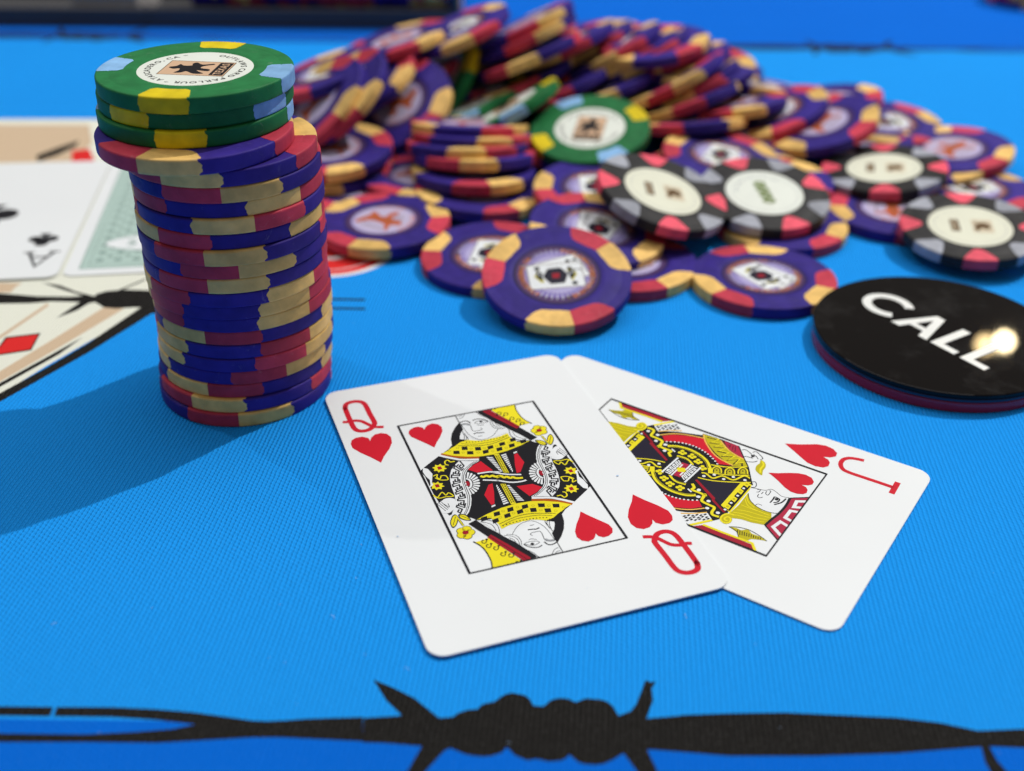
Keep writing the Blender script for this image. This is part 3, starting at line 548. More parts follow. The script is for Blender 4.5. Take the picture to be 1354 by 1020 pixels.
JACK=[('p','k',1,0,0,[-10.28,-10.59,-12.39,-7.07,-14.21,-2.12,-14.92,-2.14,-15.19,2.37,-14.94,6.27,-11.32,9.13,-8.06,11.64,-3.83,14.17,-2.05,14.5,7.84,14.13,10.36,13.85,11.91,12.7,10.26,10.61,14.97,8.24,10.28,10.59,12.39,7.07,14.21,2.12,14.92,2.14,15.19,-2.37,14.94,-6.27,11.32,-9.13,8.06,-11.64,3.83,-14.17,2.05,-14.5,-7.84,-14.13,-10.36,-13.85,-11.91,-12.7,-10.26,-10.61,-14.97,-8.24]),
('p','n',2,1,0,[0.85,4.0,-0.69,8.04,-2.35,11.93,6.17,11.97,5.96,11.51]),
('l','d',3,1,0,0.5,0,[1.35,4.09,4.99,9.81,5.72,9.92,8.02,13.49]),
('l','d',3,1,0,0.32,0,[1.5,4.08,8.03,13.56]),
('p','v',3,1,0,[-0.34,14.81,4.43,14.89,7.58,14.51,8.89,13.74,9.02,14.67,8.81,15.72,8.21,17.16,7.99,19.34,7.3,21.72,5.0,22.21,2.7,21.24,3.21,19.54,2.63,17.71,1.32,16.13]),
('l','y',4,1,1,0.16,0,[1.63,15.1,3.37,16.45,3.87,18.4,3.92,20.98]),
('l','y',4,1,1,0.16,0,[3.92,15.25,4.0,17.45,3.87,19.54,3.89,21.4]),
('l','y',4,1,1,0.16,0,[5.87,15.11,5.18,17.25,4.87,19.97,4.49,21.65]),
('l','y',4,1,1,0.16,0,[7.04,14.92,6.35,17.05,6.22,19.13,5.46,21.36]),
('l','y',4,1,1,0.16,0,[7.94,14.75,7.32,16.77,7.18,18.85,6.55,21.26]),
('l','y',4,1,1,0.16,0,[0.44,14.86,2.27,16.11,3.21,17.82]),
('p','v',4,1,1,[8.02,14.06,9.04,13.52,10.31,13.54,11.13,14.21,11.36,15.17,10.64,15.84,9.49,15.86,8.65,15.22]),
('l','y',5,1,1,0.35,0,[7.78,15.54,7.99,14.48,8.89,13.74,10.2,13.7,11.02,14.37,10.96,15.27,10.16,15.69,9.2,15.35,9.02,14.67,9.75,14.36,10.26,14.73,10.09,15.16]),
('p','w',3,1,0,[-2.49,14.49,-2.82,15.97,-3.35,17.35,-4.37,18.23,-4.07,19.38,-3.41,20.81,-3.81,22.37,-1.1,22.91,1.75,22.95,2.94,21.6,3.04,19.94,2.61,17.89,1.45,16.08,-0.43,14.88]),
('l','k',4,1,1,0.16,0,[-0.43,14.88,1.45,16.08,2.61,17.89,3.04,19.94,2.8,21.54,2.22,22.64]),
('l','k',4,1,1,0.14,0,[-2.49,14.49,-2.92,15.92,-3.33,17.36,-4.37,18.23,-4.07,19.38,-3.35,20.91,-3.75,22.4]),
('l','k',4,1,1,0.16,0,[-1.8,16.09,-2.07,16.47,-3.02,16.47,-2.63,15.9]),
('l','k',4,1,1,0.16,0,[-1.43,16.74,-0.47,16.91,-0.36,17.47,-0.94,17.8]),
('l','k',4,1,1,0.16,0,[-2.59,17.24,-1.73,17.17]),
('l','k',4,1,1,0.16,0,[-3.19,17.71,-2.34,17.86,-2.12,18.46,-3.67,18.41,-3.57,18.06]),
('l','k',4,1,1,0.3,0,[-0.02,19.78,-1.4,19.85,-2.33,19.82,-2.13,20.91,-1.07,20.92,-0.4,20.34]),
('d','k',5,1,0.4,[-1.79,20.41]),
('l','k',4,1,1,0.34,0,[0.14,20.71,-1.36,21.66,-3.1,21.92]),
('l','k',4,1,1,0.14,0,[2.48,17.69,1.77,17.95,1.72,18.8]),
('l','k',4,1,1,0.16,0,[-4.47,13.92,-4.86,14.49,-4.14,15.07,-3.11,15.18,-2.68,14.56]),
('p','c',4,1,0,[-3.73,22.45,-0.85,22.78,2.25,22.64,4.77,22.15,7.27,21.82,10.17,25.8,6.85,26.07,0.22,26.16,-6.25,26.11]),
('l','k',5,1,0,0.3,0,[-3.74,22.55,-6.17,26.08]),
('l','k',5,1,1,0.55,0,[-3.73,22.53,-0.8,22.79,2.34,22.61,4.8,22.17,7.31,21.83]),
('l','k',5,1,0,0.3,0,[7.31,21.83,10.17,25.8]),
('l','w',6,1,0,0.72,0,[-4.48,25.84,-3.45,24.06,-1.36,24.29,-2.0,25.84]),
('l','w',6,1,0,0.72,0,[-0.29,25.96,0.16,24.2,2.86,24.18,3.16,25.67]),
('l','w',6,1,0,0.72,0,[5.07,25.76,4.57,23.91,6.93,23.34,8.59,25.69]),
('p','y',3,1,0,[6.31,11.96,7.62,14.53,-1.87,14.65,-3.45,14.33,-3.84,13.27,-2.76,12.11]),
('l','k',4,1,0,1.35,0,[7.1,13.5,2.52,13.6,-2.98,13.64]),
('p','y',5,1,0,[6.48,12.8,5.08,12.79,5.46,13.79,6.84,13.81]),
('d','v',6,1,0.3,[5.95,13.26]),
('p','y',5,1,0,[3.53,12.84,2.11,12.82,2.49,13.83,3.9,13.85]),
('d','v',6,1,0.3,[3.0,13.3]),
('p','y',5,1,0,[0.42,12.82,-1.02,12.81,-0.63,13.83,0.81,13.85]),
('d','v',6,1,0.3,[-0.12,13.29]),
('p','y',5,1,0,[-2.53,12.91,-4.0,12.89,-3.59,13.92,-2.13,13.94]),
('d','v',6,1,0.3,[-3.08,13.38]),
('d','w',5,1,0.3,[7.19,13.25]),
('d','w',5,1,0.3,[4.49,13.35]),
('d','w',5,1,0.3,[1.54,13.45]),
('d','w',5,1,0.3,[-1.45,13.43]),
('l','y',3,1,1,0.6,0,[3.08,4.02,3.99,4.92,4.95,4.93,4.98,6.68,5.18,7.97,4.95,7.7,6.16,7.91,7.26,8.26,7.58,9.92,7.81,11.2,9.42,11.45,10.09,11.99,10.0,13.25]),
('l','y',3,1,0,0.3,0,[5.36,7.91,6.0,8.14]),
('d','w',4,1,0.42,[4.28,6.1]),
('d','w',4,1,0.42,[6.4,6.98]),
('d','w',4,1,0.42,[6.52,9.34]),
('d','w',4,1,0.42,[8.77,10.12]),
('d','w',4,1,0.42,[8.94,12.53]),
('d','w',4,1,0.42,[4.23,6.09]),
('d','w',4,1,0.42,[6.35,7.05]),
('l','y',3,1,1,0.3,0,[0.46,4.03,0.03,6.11,-0.84,8.27,-2.78,11.74,-4.15,13.81]),
('l','y',3,1,1,0.42,0,[-1.47,3.94,-1.77,4.79,-1.1,6.71,-2.95,8.05,-2.92,10.47,-5.52,11.71,-5.36,13.2]),
('l','y',3,1,1,0.32,0,[-2.54,5.5,-4.04,9.06,-6.29,12.49]),
('l','y',3,1,1,0.34,0,[-5.2,4.31,-6.47,7.64,-8.98,11.08]),
('d','w',4,1,0.36,[-0.67,4.86]),
('d','w',4,1,0.36,[-2.33,6.44]),
('d','w',4,1,0.36,[-2.04,8.7]),
('d','w',4,1,0.36,[-3.87,10.04]),
('d','w',4,1,0.36,[-4.21,12.47]),
('p','v',3,1,0,[-2.95,6.1,-4.17,5.57,-4.89,5.77,-4.77,6.44,-3.48,7.07]),
('l','y',4,1,1,0.32,0,[-2.71,5.75,-3.96,5.26,-5.01,5.4,-5.35,6.02,-4.87,6.79,-3.7,7.39]),
('d','k',4,1,0.2,[-4.12,6.13]),
('p','v',3,1,0,[-4.06,8.55,-5.29,8.03,-6.01,8.24,-5.88,8.9,-4.59,9.52]),
('l','y',4,1,1,0.32,0,[-3.83,8.2,-5.07,7.72,-6.13,7.87,-6.47,8.48,-5.98,9.25,-4.81,9.84]),
('d','k',4,1,0.2,[-5.24,8.59]),
('p','v',3,1,0,[-5.72,10.75,-6.95,10.24,-7.67,10.45,-7.55,11.11,-6.24,11.72]),
('l','y',4,1,1,0.32,0,[-5.48,10.4,-6.74,9.93,-7.8,10.09,-8.13,10.7,-7.65,11.46,-6.47,12.04]),
('d','k',4,1,0.2,[-6.9,10.79]),
('p','r',3,1,0,[-9.01,-9.11,-10.81,-7.41,-12.1,-4.81,-13.19,-1.23,-11.51,0.3,-9.49,2.68,-8.2,5.15,-7.35,7.85,-6.35,5.55,-7.61,3.87,-8.75,1.61,-9.58,-1.16,-9.2,-4.17,-8.29,-6.62,-7.43,-7.64]),
('l','o2',4,1,1,0.32,0,[-9.05,-9.7,-11.09,-7.56,-12.41,-4.96,-13.35,-1.31]),
('l','o2',4,1,1,0.32,0,[-14.66,-1.93,-12.31,-0.33,-9.49,2.68,-8.2,5.15,-7.56,8.29]),
('d','w',4,1,0.22,[-7.57,-7.3]),
('d','w',4,1,0.22,[-8.06,-6.55]),
('d','w',4,1,0.22,[-8.47,-5.78]),
('d','w',4,1,0.22,[-8.81,-5.02]),
('d','w',4,1,0.22,[-9.07,-4.24]),
('d','w',4,1,0.22,[-9.25,-3.46]),
('d','w',4,1,0.22,[-9.36,-2.68]),
('d','w',4,1,0.22,[-9.38,-1.89]),
('d','w',4,1,0.22,[-9.33,-1.1]),
('d','w',4,1,0.22,[-9.21,-0.3]),
('d','w',4,1,0.22,[-9.0,0.49]),
('d','w',4,1,0.22,[-8.72,1.29]),
('d','w',4,1,0.22,[-8.37,2.09]),
('d','w',4,1,0.22,[-7.95,2.9]),
('d','w',4,1,0.22,[-7.45,3.7]),
('d','w',4,1,0.22,[-6.87,4.5]),
('d','w',4,1,0.22,[-6.23,5.3]),
('l','y',3,1,1,0.8,0,[-6.17,-6.34,-7.28,-4.49,-7.62,-1.79,-7.04,0.87,-5.83,3.01,-3.99,4.58,-2.31,5.49]),
('l','k',4,1,1,0.16,0,[-6.1,-5.98,-7.1,-4.4,-7.39,-1.68,-6.77,1.0,-5.6,2.89,-3.87,4.41]),
('l','y',3,1,1,0.6,0,[-4.05,-3.03,-4.19,-0.88,-3.18,0.87,-1.5,2.23]),
('l','k',4,1,1,0.12,0,[-3.96,-2.82,-3.99,-0.87,-2.99,0.8]),
('d','y',4,1,0.42,[-5.5,-3.12]),
('d','y',4,1,0.42,[-6.36,-2.91]),
('d','y',4,1,0.42,[-5.91,-2.08]),
('d','y',4,1,0.42,[-5.33,-2.4]),
('d','y',4,1,0.42,[-5.44,-0.79]),
('d','y',4,1,0.42,[-6.3,-0.59]),
('d','y',4,1,0.42,[-5.85,0.23]),
('d','y',4,1,0.42,[-5.28,-0.08]),
('d','y',4,1,0.42,[-4.39,1.13]),
('d','y',4,1,0.42,[-5.25,1.34]),
('d','y',4,1,0.42,[-4.8,2.15]),
('d','y',4,1,0.42,[-4.23,1.83]),
('d','y',4,1,0.42,[-2.83,2.9]),
('d','y',4,1,0.42,[-3.68,3.11]),
('d','y',4,1,0.42,[-3.24,3.91]),
('d','y',4,1,0.42,[-2.67,3.59]),
('l','w',3,1,1,0.35,0,[-5.75,-5.16,-5.15,-4.06]),
('p','v',2,1,0,[-14.84,-2.02,-12.12,0.16,-9.65,3.23,-8.21,5.92,-7.43,8.2,-9.09,11.03,-11.2,9.18,-11.48,7.2,-12.46,4.89,-14.66,2.14]),
('l','k',3,1,0,0.35,0,[-14.11,-0.79,-14.53,1.41,-12.49,0.7,-13.34,2.83,-11.5,2.04,-12.56,4.14,-10.54,3.43,-11.0,5.41,-9.28,4.88,-10.59,6.99,-8.62,6.5,-10.33,8.34,-8.11,8.12,-9.49,9.48,-8.37,9.98]),
('l','y',4,1,0,0.3,0,[-14.52,-0.66,-14.86,1.65,-12.89,0.83,-13.62,3.02,-11.9,2.17,-12.88,4.31,-10.94,3.56,-11.35,5.56,-9.67,5.01,-10.93,7.14,-8.96,6.65,-10.67,8.5,-8.46,8.42,-9.92,9.68]),
('l','o2',4,1,1,0.3,0,[-14.59,2.17,-12.39,4.92,-11.44,7.22,-10.99,9.3]),
('p','c',3,1,0,[-14.85,2.77,-14.94,6.27,-11.09,9.15,-11.71,7.1,-12.62,4.82]),
('l','k',4,1,1,0.14,0,[-13.89,4.08,-13.84,4.89]),
('l','k',4,1,1,0.14,0,[-14.4,5.26,-12.88,5.72]),
('l','k',4,1,1,0.14,0,[-14.41,5.73,-12.51,6.51]),
('l','k',4,1,1,0.14,0,[-14.54,4.57,-13.2,4.86]),
('l','k',4,1,1,0.28,0,[-14.94,6.27,-11.32,9.13,-8.87,11.13,-5.03,13.45,-3.48,14.47]),
('l','k',4,1,1,0.16,0,[-13.95,7.49,-14.47,8.03,-14.03,9.16,-13.06,10.36,-12.35,10.2]),
('l','k',4,1,1,0.16,0,[-12.0,8.82,-12.29,9.46,-12.37,10.66]),
('l','k',4,1,1,0.16,0,[-10.46,9.82,-11.12,11.21,-12.02,11.88]),
('l','k',4,1,1,0.16,0,[-14.44,9.75,-15.08,10.24,-14.41,11.45,-13.58,12.42,-12.8,12.15]),
('l','k',4,1,1,0.16,0,[-12.79,11.7,-13.46,10.95,-13.83,10.17]),
('d','k',4,1,0.4,[-13.17,10.31]),
('p','v',3,1,1,[-12.77,12.32,-12.41,13.38,-11.08,14.13,-9.4,14.22,-7.86,14.7,-7.99,13.85,-8.86,12.8,-10.32,12.39,-11.47,12.57]),
('l','y',4,1,1,0.4,0,[-12.47,12.75,-11.39,13.52,-9.68,13.57,-8.45,14.1]),
('p','c2',3,1,0,[16.1,10.1,14.21,11.64,14.25,21.95,15.84,23.19,16.24,22.96,16.6,16.75,16.56,9.9]),
('l','k',4,1,0,0.17,0,[15.82,10.69,16.87,11.4]),
('l','k',4,1,0,0.17,0,[15.8,11.25,16.89,11.99]),
('l','k',4,1,0,0.17,0,[15.77,11.82,16.91,12.57]),
('l','k',4,1,0,0.17,0,[15.75,12.38,16.93,13.15]),
('l','k',4,1,0,0.17,0,[15.73,12.94,16.95,13.72]),
('l','k',4,1,0,0.17,0,[15.71,13.5,16.96,14.3]),
('l','k',4,1,0,0.17,0,[15.69,14.06,16.98,14.87]),
('l','k',4,1,0,0.17,0,[15.67,14.62,17.0,15.44]),
('l','k',4,1,0,0.17,0,[15.64,15.17,17.02,16.02]),
('l','k',4,1,0,0.17,0,[15.62,15.73,17.03,16.59]),
('l','k',4,1,0,0.17,0,[15.6,16.28,17.05,17.15]),
('l','k',4,1,0,0.17,0,[15.58,16.84,17.07,17.72]),
('l','k',4,1,0,0.17,0,[15.56,17.39,17.09,18.29]),
('l','k',4,1,0,0.17,0,[15.54,17.94,17.1,18.85]),
('l','k',4,1,0,0.17,0,[15.51,18.49,17.12,19.41]),
('l','k',4,1,0,0.17,0,[15.49,19.04,17.14,19.97]),
('l','k',4,1,0,0.17,0,[15.47,19.58,17.15,20.53]),
('l','k',4,1,0,0.17,0,[15.45,20.13,17.17,21.09]),
('l','k',4,1,0,0.17,0,[15.43,20.67,17.19,21.65]),
('l','k',4,1,0,0.17,0,[15.41,21.22,17.2,22.21]),
('l','k',4,1,0,0.17,0,[15.39,21.76,17.22,22.76]),
('l','k',4,1,0,0.17,0,[15.37,22.3,17.24,23.31]),
('l','y',5,1,0,0.55,0,[14.0,11.68,14.03,15.55,13.84,22.02,15.64,23.41]),
('l','y',5,1,0,0.6,0,[15.98,9.54,11.68,12.59]),
('p','w',3,1,0,[13.74,6.75,10.15,10.85,11.49,12.39,15.7,9.33,14.97,8.24]),
('p','k',4,1,0,[14.02,7.24,13.36,7.38,13.34,7.78,13.98,7.63]),
('p','k',4,1,0,[13.3,7.79,12.64,7.93,12.62,8.34,13.27,8.18]),
('p','k',4,1,0,[12.97,8.54,12.31,8.68,12.29,9.08,12.94,8.93]),
('p','k',4,1,0,[12.26,9.09,11.59,9.24,11.57,9.64,12.22,9.48]),
('p','k',4,1,0,[11.93,9.84,11.26,9.98,11.24,10.38,11.89,10.23]),
('p','k',4,1,0,[11.21,10.4,10.54,10.54,10.52,10.94,11.17,10.79]),
('p','k',4,1,0,[14.28,7.69,13.61,7.83,13.6,8.23,14.24,8.08]),
('p','k',4,1,0,[13.95,8.43,13.28,8.57,13.27,8.97,13.91,8.82]),
('p','k',4,1,0,[13.23,8.99,12.57,9.13,12.55,9.53,13.19,9.38]),
('p','k',4,1,0,[12.9,9.73,12.24,9.87,12.22,10.27,12.87,10.12]),
('p','k',4,1,0,[12.19,10.28,11.52,10.43,11.5,10.83,12.15,10.67]),
('p','k',4,1,0,[11.86,11.03,11.19,11.17,11.17,11.57,11.82,11.42]),
('p','k',4,1,0,[14.91,8.33,14.25,8.47,14.24,8.87,14.87,8.72]),
('p','k',4,1,0,[14.2,8.88,13.54,9.02,13.52,9.42,14.16,9.27]),
('p','k',4,1,0,[13.87,9.62,13.21,9.76,13.19,10.16,13.83,10.01]),
('p','k',4,1,0,[13.16,10.17,12.5,10.32,12.48,10.72,13.12,10.56]),
('p','k',4,1,0,[12.83,10.91,12.17,11.06,12.15,11.46,12.79,11.3]),
('p','k',4,1,0,[12.12,11.47,11.45,11.62,11.44,12.01,12.08,11.86]),
('l','o2',4,1,1,0.3,0,[13.22,6.49,11.81,8.73,10.03,10.65]),
('p','v',3,1,0,[11.68,16.17,11.25,17.54,11.4,18.59,10.76,19.15,10.39,19.69,11.17,20.73,11.09,22.65,11.64,24.06,12.03,22.78,12.79,21.31,13.66,20.86,13.62,19.03,12.41,18.2]),
('l','k',4,1,1,0.18,0,[11.72,16.19,11.18,17.08,10.67,18.27,10.43,19.71,10.65,21.21,11.09,22.65,11.64,24.06]),
('l','k',4,1,1,0.16,0,[11.72,16.19,12.2,17.97,13.66,19.08]),
('l','k',4,1,0,0.17,0,[11.58,17.97,12.93,18.52]),
('l','k',4,1,0,0.17,0,[11.55,18.44,12.83,18.96]),
('l','k',4,1,0,0.17,0,[11.53,18.91,12.74,19.39]),
('l','k',4,1,0,0.17,0,[11.51,19.37,12.64,19.82]),
('l','k',4,1,0,0.17,0,[11.49,19.84,12.54,20.25]),
('l','k',4,1,0,0.17,0,[11.46,20.31,12.44,20.68]),
('l','k',4,1,0,0.17,0,[11.44,20.77,12.34,21.11]),
('l','k',4,1,0,0.17,0,[11.42,21.23,12.24,21.54]),
('l','k',4,1,0,0.17,0,[11.4,21.7,12.14,21.97]),
('l','k',4,1,0,0.17,0,[11.38,22.16,12.05,22.4]),
('l','k',4,1,0,0.17,0,[11.35,22.62,11.95,22.82]),
('p','k',4,1,0,[2.99,-2.97,-3.56,-2.54,-1.9,-0.65,2.98,-0.87]),
('l','w',6,1,0,0.42,0,[2.99,-2.97,-3.56,-2.54]),
('l','w',6,1,0,0.36,0,[-1.9,-0.65,2.98,-0.87]),
('l','w',5,1,0,0.3,0,[2.51,-2.41,2.57,-1.37,2.04,-1.35,1.9,-2.37,1.36,-2.34,1.57,-1.32,1.04,-1.29,0.75,-2.3,0.2,-2.27,0.57,-1.27,0.04,-1.24,-0.42,-2.23,-0.97,-2.2,-0.44,-1.22,-0.97,-1.19,-1.59,-2.16,-2.14,-2.13,-1.45,-1.17,-1.99,-1.14,-2.77,-2.09]),
('p','c',5,1,0,[-1.92,-0.62,-1.82,1.1,-0.48,0.95,-0.38,-0.58]),
('p','y',6,1,0,[-0.38,-0.58,-0.48,0.95,0.48,0.94,1.0,-0.48]),
('p','c',5,1,0,[0.89,-0.5,0.54,0.94,2.51,1.05,2.64,-0.55]),
('p','r',4,1,0,[-9.4,15.44,-10.47,17.3,-11.68,18.88,-12.78,20.65,-13.16,22.12,-12.84,23.56,-11.74,24.49,-10.72,24.56,-9.92,23.97,-9.31,22.76,-9.1,23.83,-8.36,24.44,-7.27,24.65,-6.46,24.18,-5.91,23.1,-5.86,21.83,-6.53,20.25,-7.78,18.42,-8.73,16.84]),
('p','r',2,1,0,[-21.5,14.13,-22.93,16.81,-25.24,20.02,-25.8,21.85,-25.46,23.56,-24.47,24.77,-23.14,24.99,-22.06,24.15,-21.46,22.81,-21.07,24.07,-20.21,24.75,-18.76,24.94,-17.7,24.24,-17.19,22.67,-17.48,20.78,-18.73,18.71,-20.23,16.3]),
('l','r',2,1,1,1.0,0,[-25.03,30.47,-24.78,29.13,-24.16,27.59,-22.9,26.72,-21.14,26.75,-19.61,27.7,-19.11,29.18,-19.12,32.63,-19.18,35.79,-19.2,38.73]),
('l','r',2,1,0,1.2,0,[-21.47,38.88,-16.91,39.01])]
WIRE=[[-23.0,127.8,-16.9,128.4,-19.7,131.5,-22.3,136.0,-18.8,134.3,-15.2,132.1,-11.9,128.9,-11.0,128.0,-8.9,128.2,-7.8,129.2,-6.3,129.8,-5.0,129.9,-4.1,131.0,-2.2,131.6,-1.1,132.7,-0.2,133.3,0.8,133.5,2.7,133.0,3.5,132.2,4.1,130.8,5.7,130.7,6.9,132.0,7.8,132.4,8.8,132.5,9.9,132.3,10.9,131.6,12.6,132.5,14.9,132.3,16.0,131.9,16.9,130.9,17.7,128.9,19.7,129.9,20.7,131.4,21.4,133.2,22.7,136.6,23.5,136.2,24.4,136.4,23.5,134.8,23.5,132.2,22.1,128.4,27.6,129.1,26.7,121.8,21.6,122.2,22.4,119.4,24.0,114.3,21.5,114.2,19.4,118.5,17.9,121.4,16.0,120.0,14.7,119.3,13.4,119.1,12.0,119.2,10.9,119.5,9.5,121.0,8.9,120.2,8.1,119.8,6.3,119.6,4.5,120.1,3.0,119.8,1.2,120.7,-0.1,122.3,-0.9,121.2,-2.4,120.6,-3.5,120.4,-4.9,120.5,-6.4,120.8,-8.9,122.0,-9.8,121.4,-12.3,117.6,-14.4,113.3,-17.5,113.2,-15.1,117.6,-13.3,122.3,-18.8,122.8,-22.5,122.9],[-23.1,128.0,-31.9,127.5,-35.4,127.1,-38.0,126.9,-40.6,127.0,-42.9,127.4,-49.8,128.5,-56.2,129.1,-63.5,129.4,-72.2,129.3,-72.1,127.4,-62.9,127.4,-55.7,126.9,-49.3,126.1,-52.6,125.1,-58.5,124.4,-66.2,123.8,-79.2,123.8,-118.3,123.4,-117.3,121.7,-78.6,122.1,-65.7,122.3,-54.4,122.3,-46.4,123.0,-40.0,123.6,-35.6,123.7,-22.5,123.1],[-121.4,128.9,-81.4,129.3,-72.8,129.3,-72.7,127.4,-80.6,127.4,-120.4,127.1],[27.6,129.2,35.5,129.7,44.6,130.0,53.5,129.6,62.3,129.2,68.7,128.3,74.4,126.7,81.8,127.2,97.7,128.5,124.2,128.0,121.8,123.8,95.2,122.8,80.4,123.4,75.1,123.6,75.4,120.7,76.9,116.7,73.8,116.2,73.4,120.6,73.8,123.5,69.2,123.0,60.3,122.0,47.2,121.3,34.2,121.1,26.7,121.8]]
LOGO=[('cream',0,[-122.9,207.3,-117.1,222.2,-111.1,234.9,-94.5,266.1,-80.2,291.4,-117.8,413.4,-214.2,409.8]),('tan',1,[-212.8,406.5,-187.3,405.0,-155.2,406.1,-147.9,386.5,-149.2,368.9,-172.6,366.7,-195.1,365.9]),('ink',2,[-163.1,374.1,-158.7,381.6,-153.4,389.4,-152.7,383.3,-156.2,374.4,-160.6,368.5]),('red',2,[-152.6,378.9,-147.3,381.3,-141.2,368.4,-148.3,366.1]),('tan',1,[-126.6,220.6,-121.0,232.5,-114.0,247.6,-106.5,265.0,-101.0,264.5,-104.3,257.8,-110.9,244.0,-119.2,227.8,-125.0,216.9]),('tan',1,[-129.2,244.3,-127.6,249.7,-121.9,267.0,-121.0,265.5,-126.9,247.9,-128.6,242.7]),('tan',1,[-142.6,278.2,-132.7,278.5,-133.5,276.2,-133.7,272.8,-140.4,272.6]),('ink',2,[-122.8,211.5,-117.3,222.8,-111.0,233.7,-104.5,246.5,-96.9,265.3,-97.5,274.6,-92.4,285.5,-84.7,287.5,-90.3,262.2,-93.2,262.1,-103.0,241.9,-109.7,230.1,-115.9,219.2,-121.3,208.0]),('ink',2,[-120.9,223.4,-119.0,227.2,-110.5,242.7,-106.8,249.4,-109.8,240.8,-118.3,225.5,-120.4,222.0]),('ink',3,[-142.3,272.5,-136.3,272.3,-125.9,270.8,-116.9,270.8,-114.0,271.4,-120.6,274.8,-127.6,278.9,-122.3,277.4,-116.3,273.6,-110.8,271.2,-110.8,272.5,-108.6,274.3,-103.7,275.3,-97.7,275.0,-93.2,273.0,-91.2,265.4,-98.8,265.2,-103.3,264.5,-106.5,265.0,-109.7,267.9,-111.1,267.2,-112.9,263.2,-116.8,258.9,-115.6,262.3,-113.6,267.8,-121.0,268.0,-126.5,266.8,-134.1,266.4,-139.7,266.0]),('ink',3,[-105.6,275.1,-100.4,281.9,-100.0,281.2,-104.9,274.7]),('ink',2,[-125.9,248.8,-118.0,251.1,-117.2,242.4,-125.7,239.2]),('red',3,[-125.3,248.2,-118.3,250.3,-117.7,243.0,-125.5,239.9]),('ink',2,[-50.8,271.8,-39.2,271.6,-39.1,270.6,-50.7,270.7]),('ink',2,[-50.1,266.6,-38.6,266.5,-38.5,265.5,-49.9,265.6])]
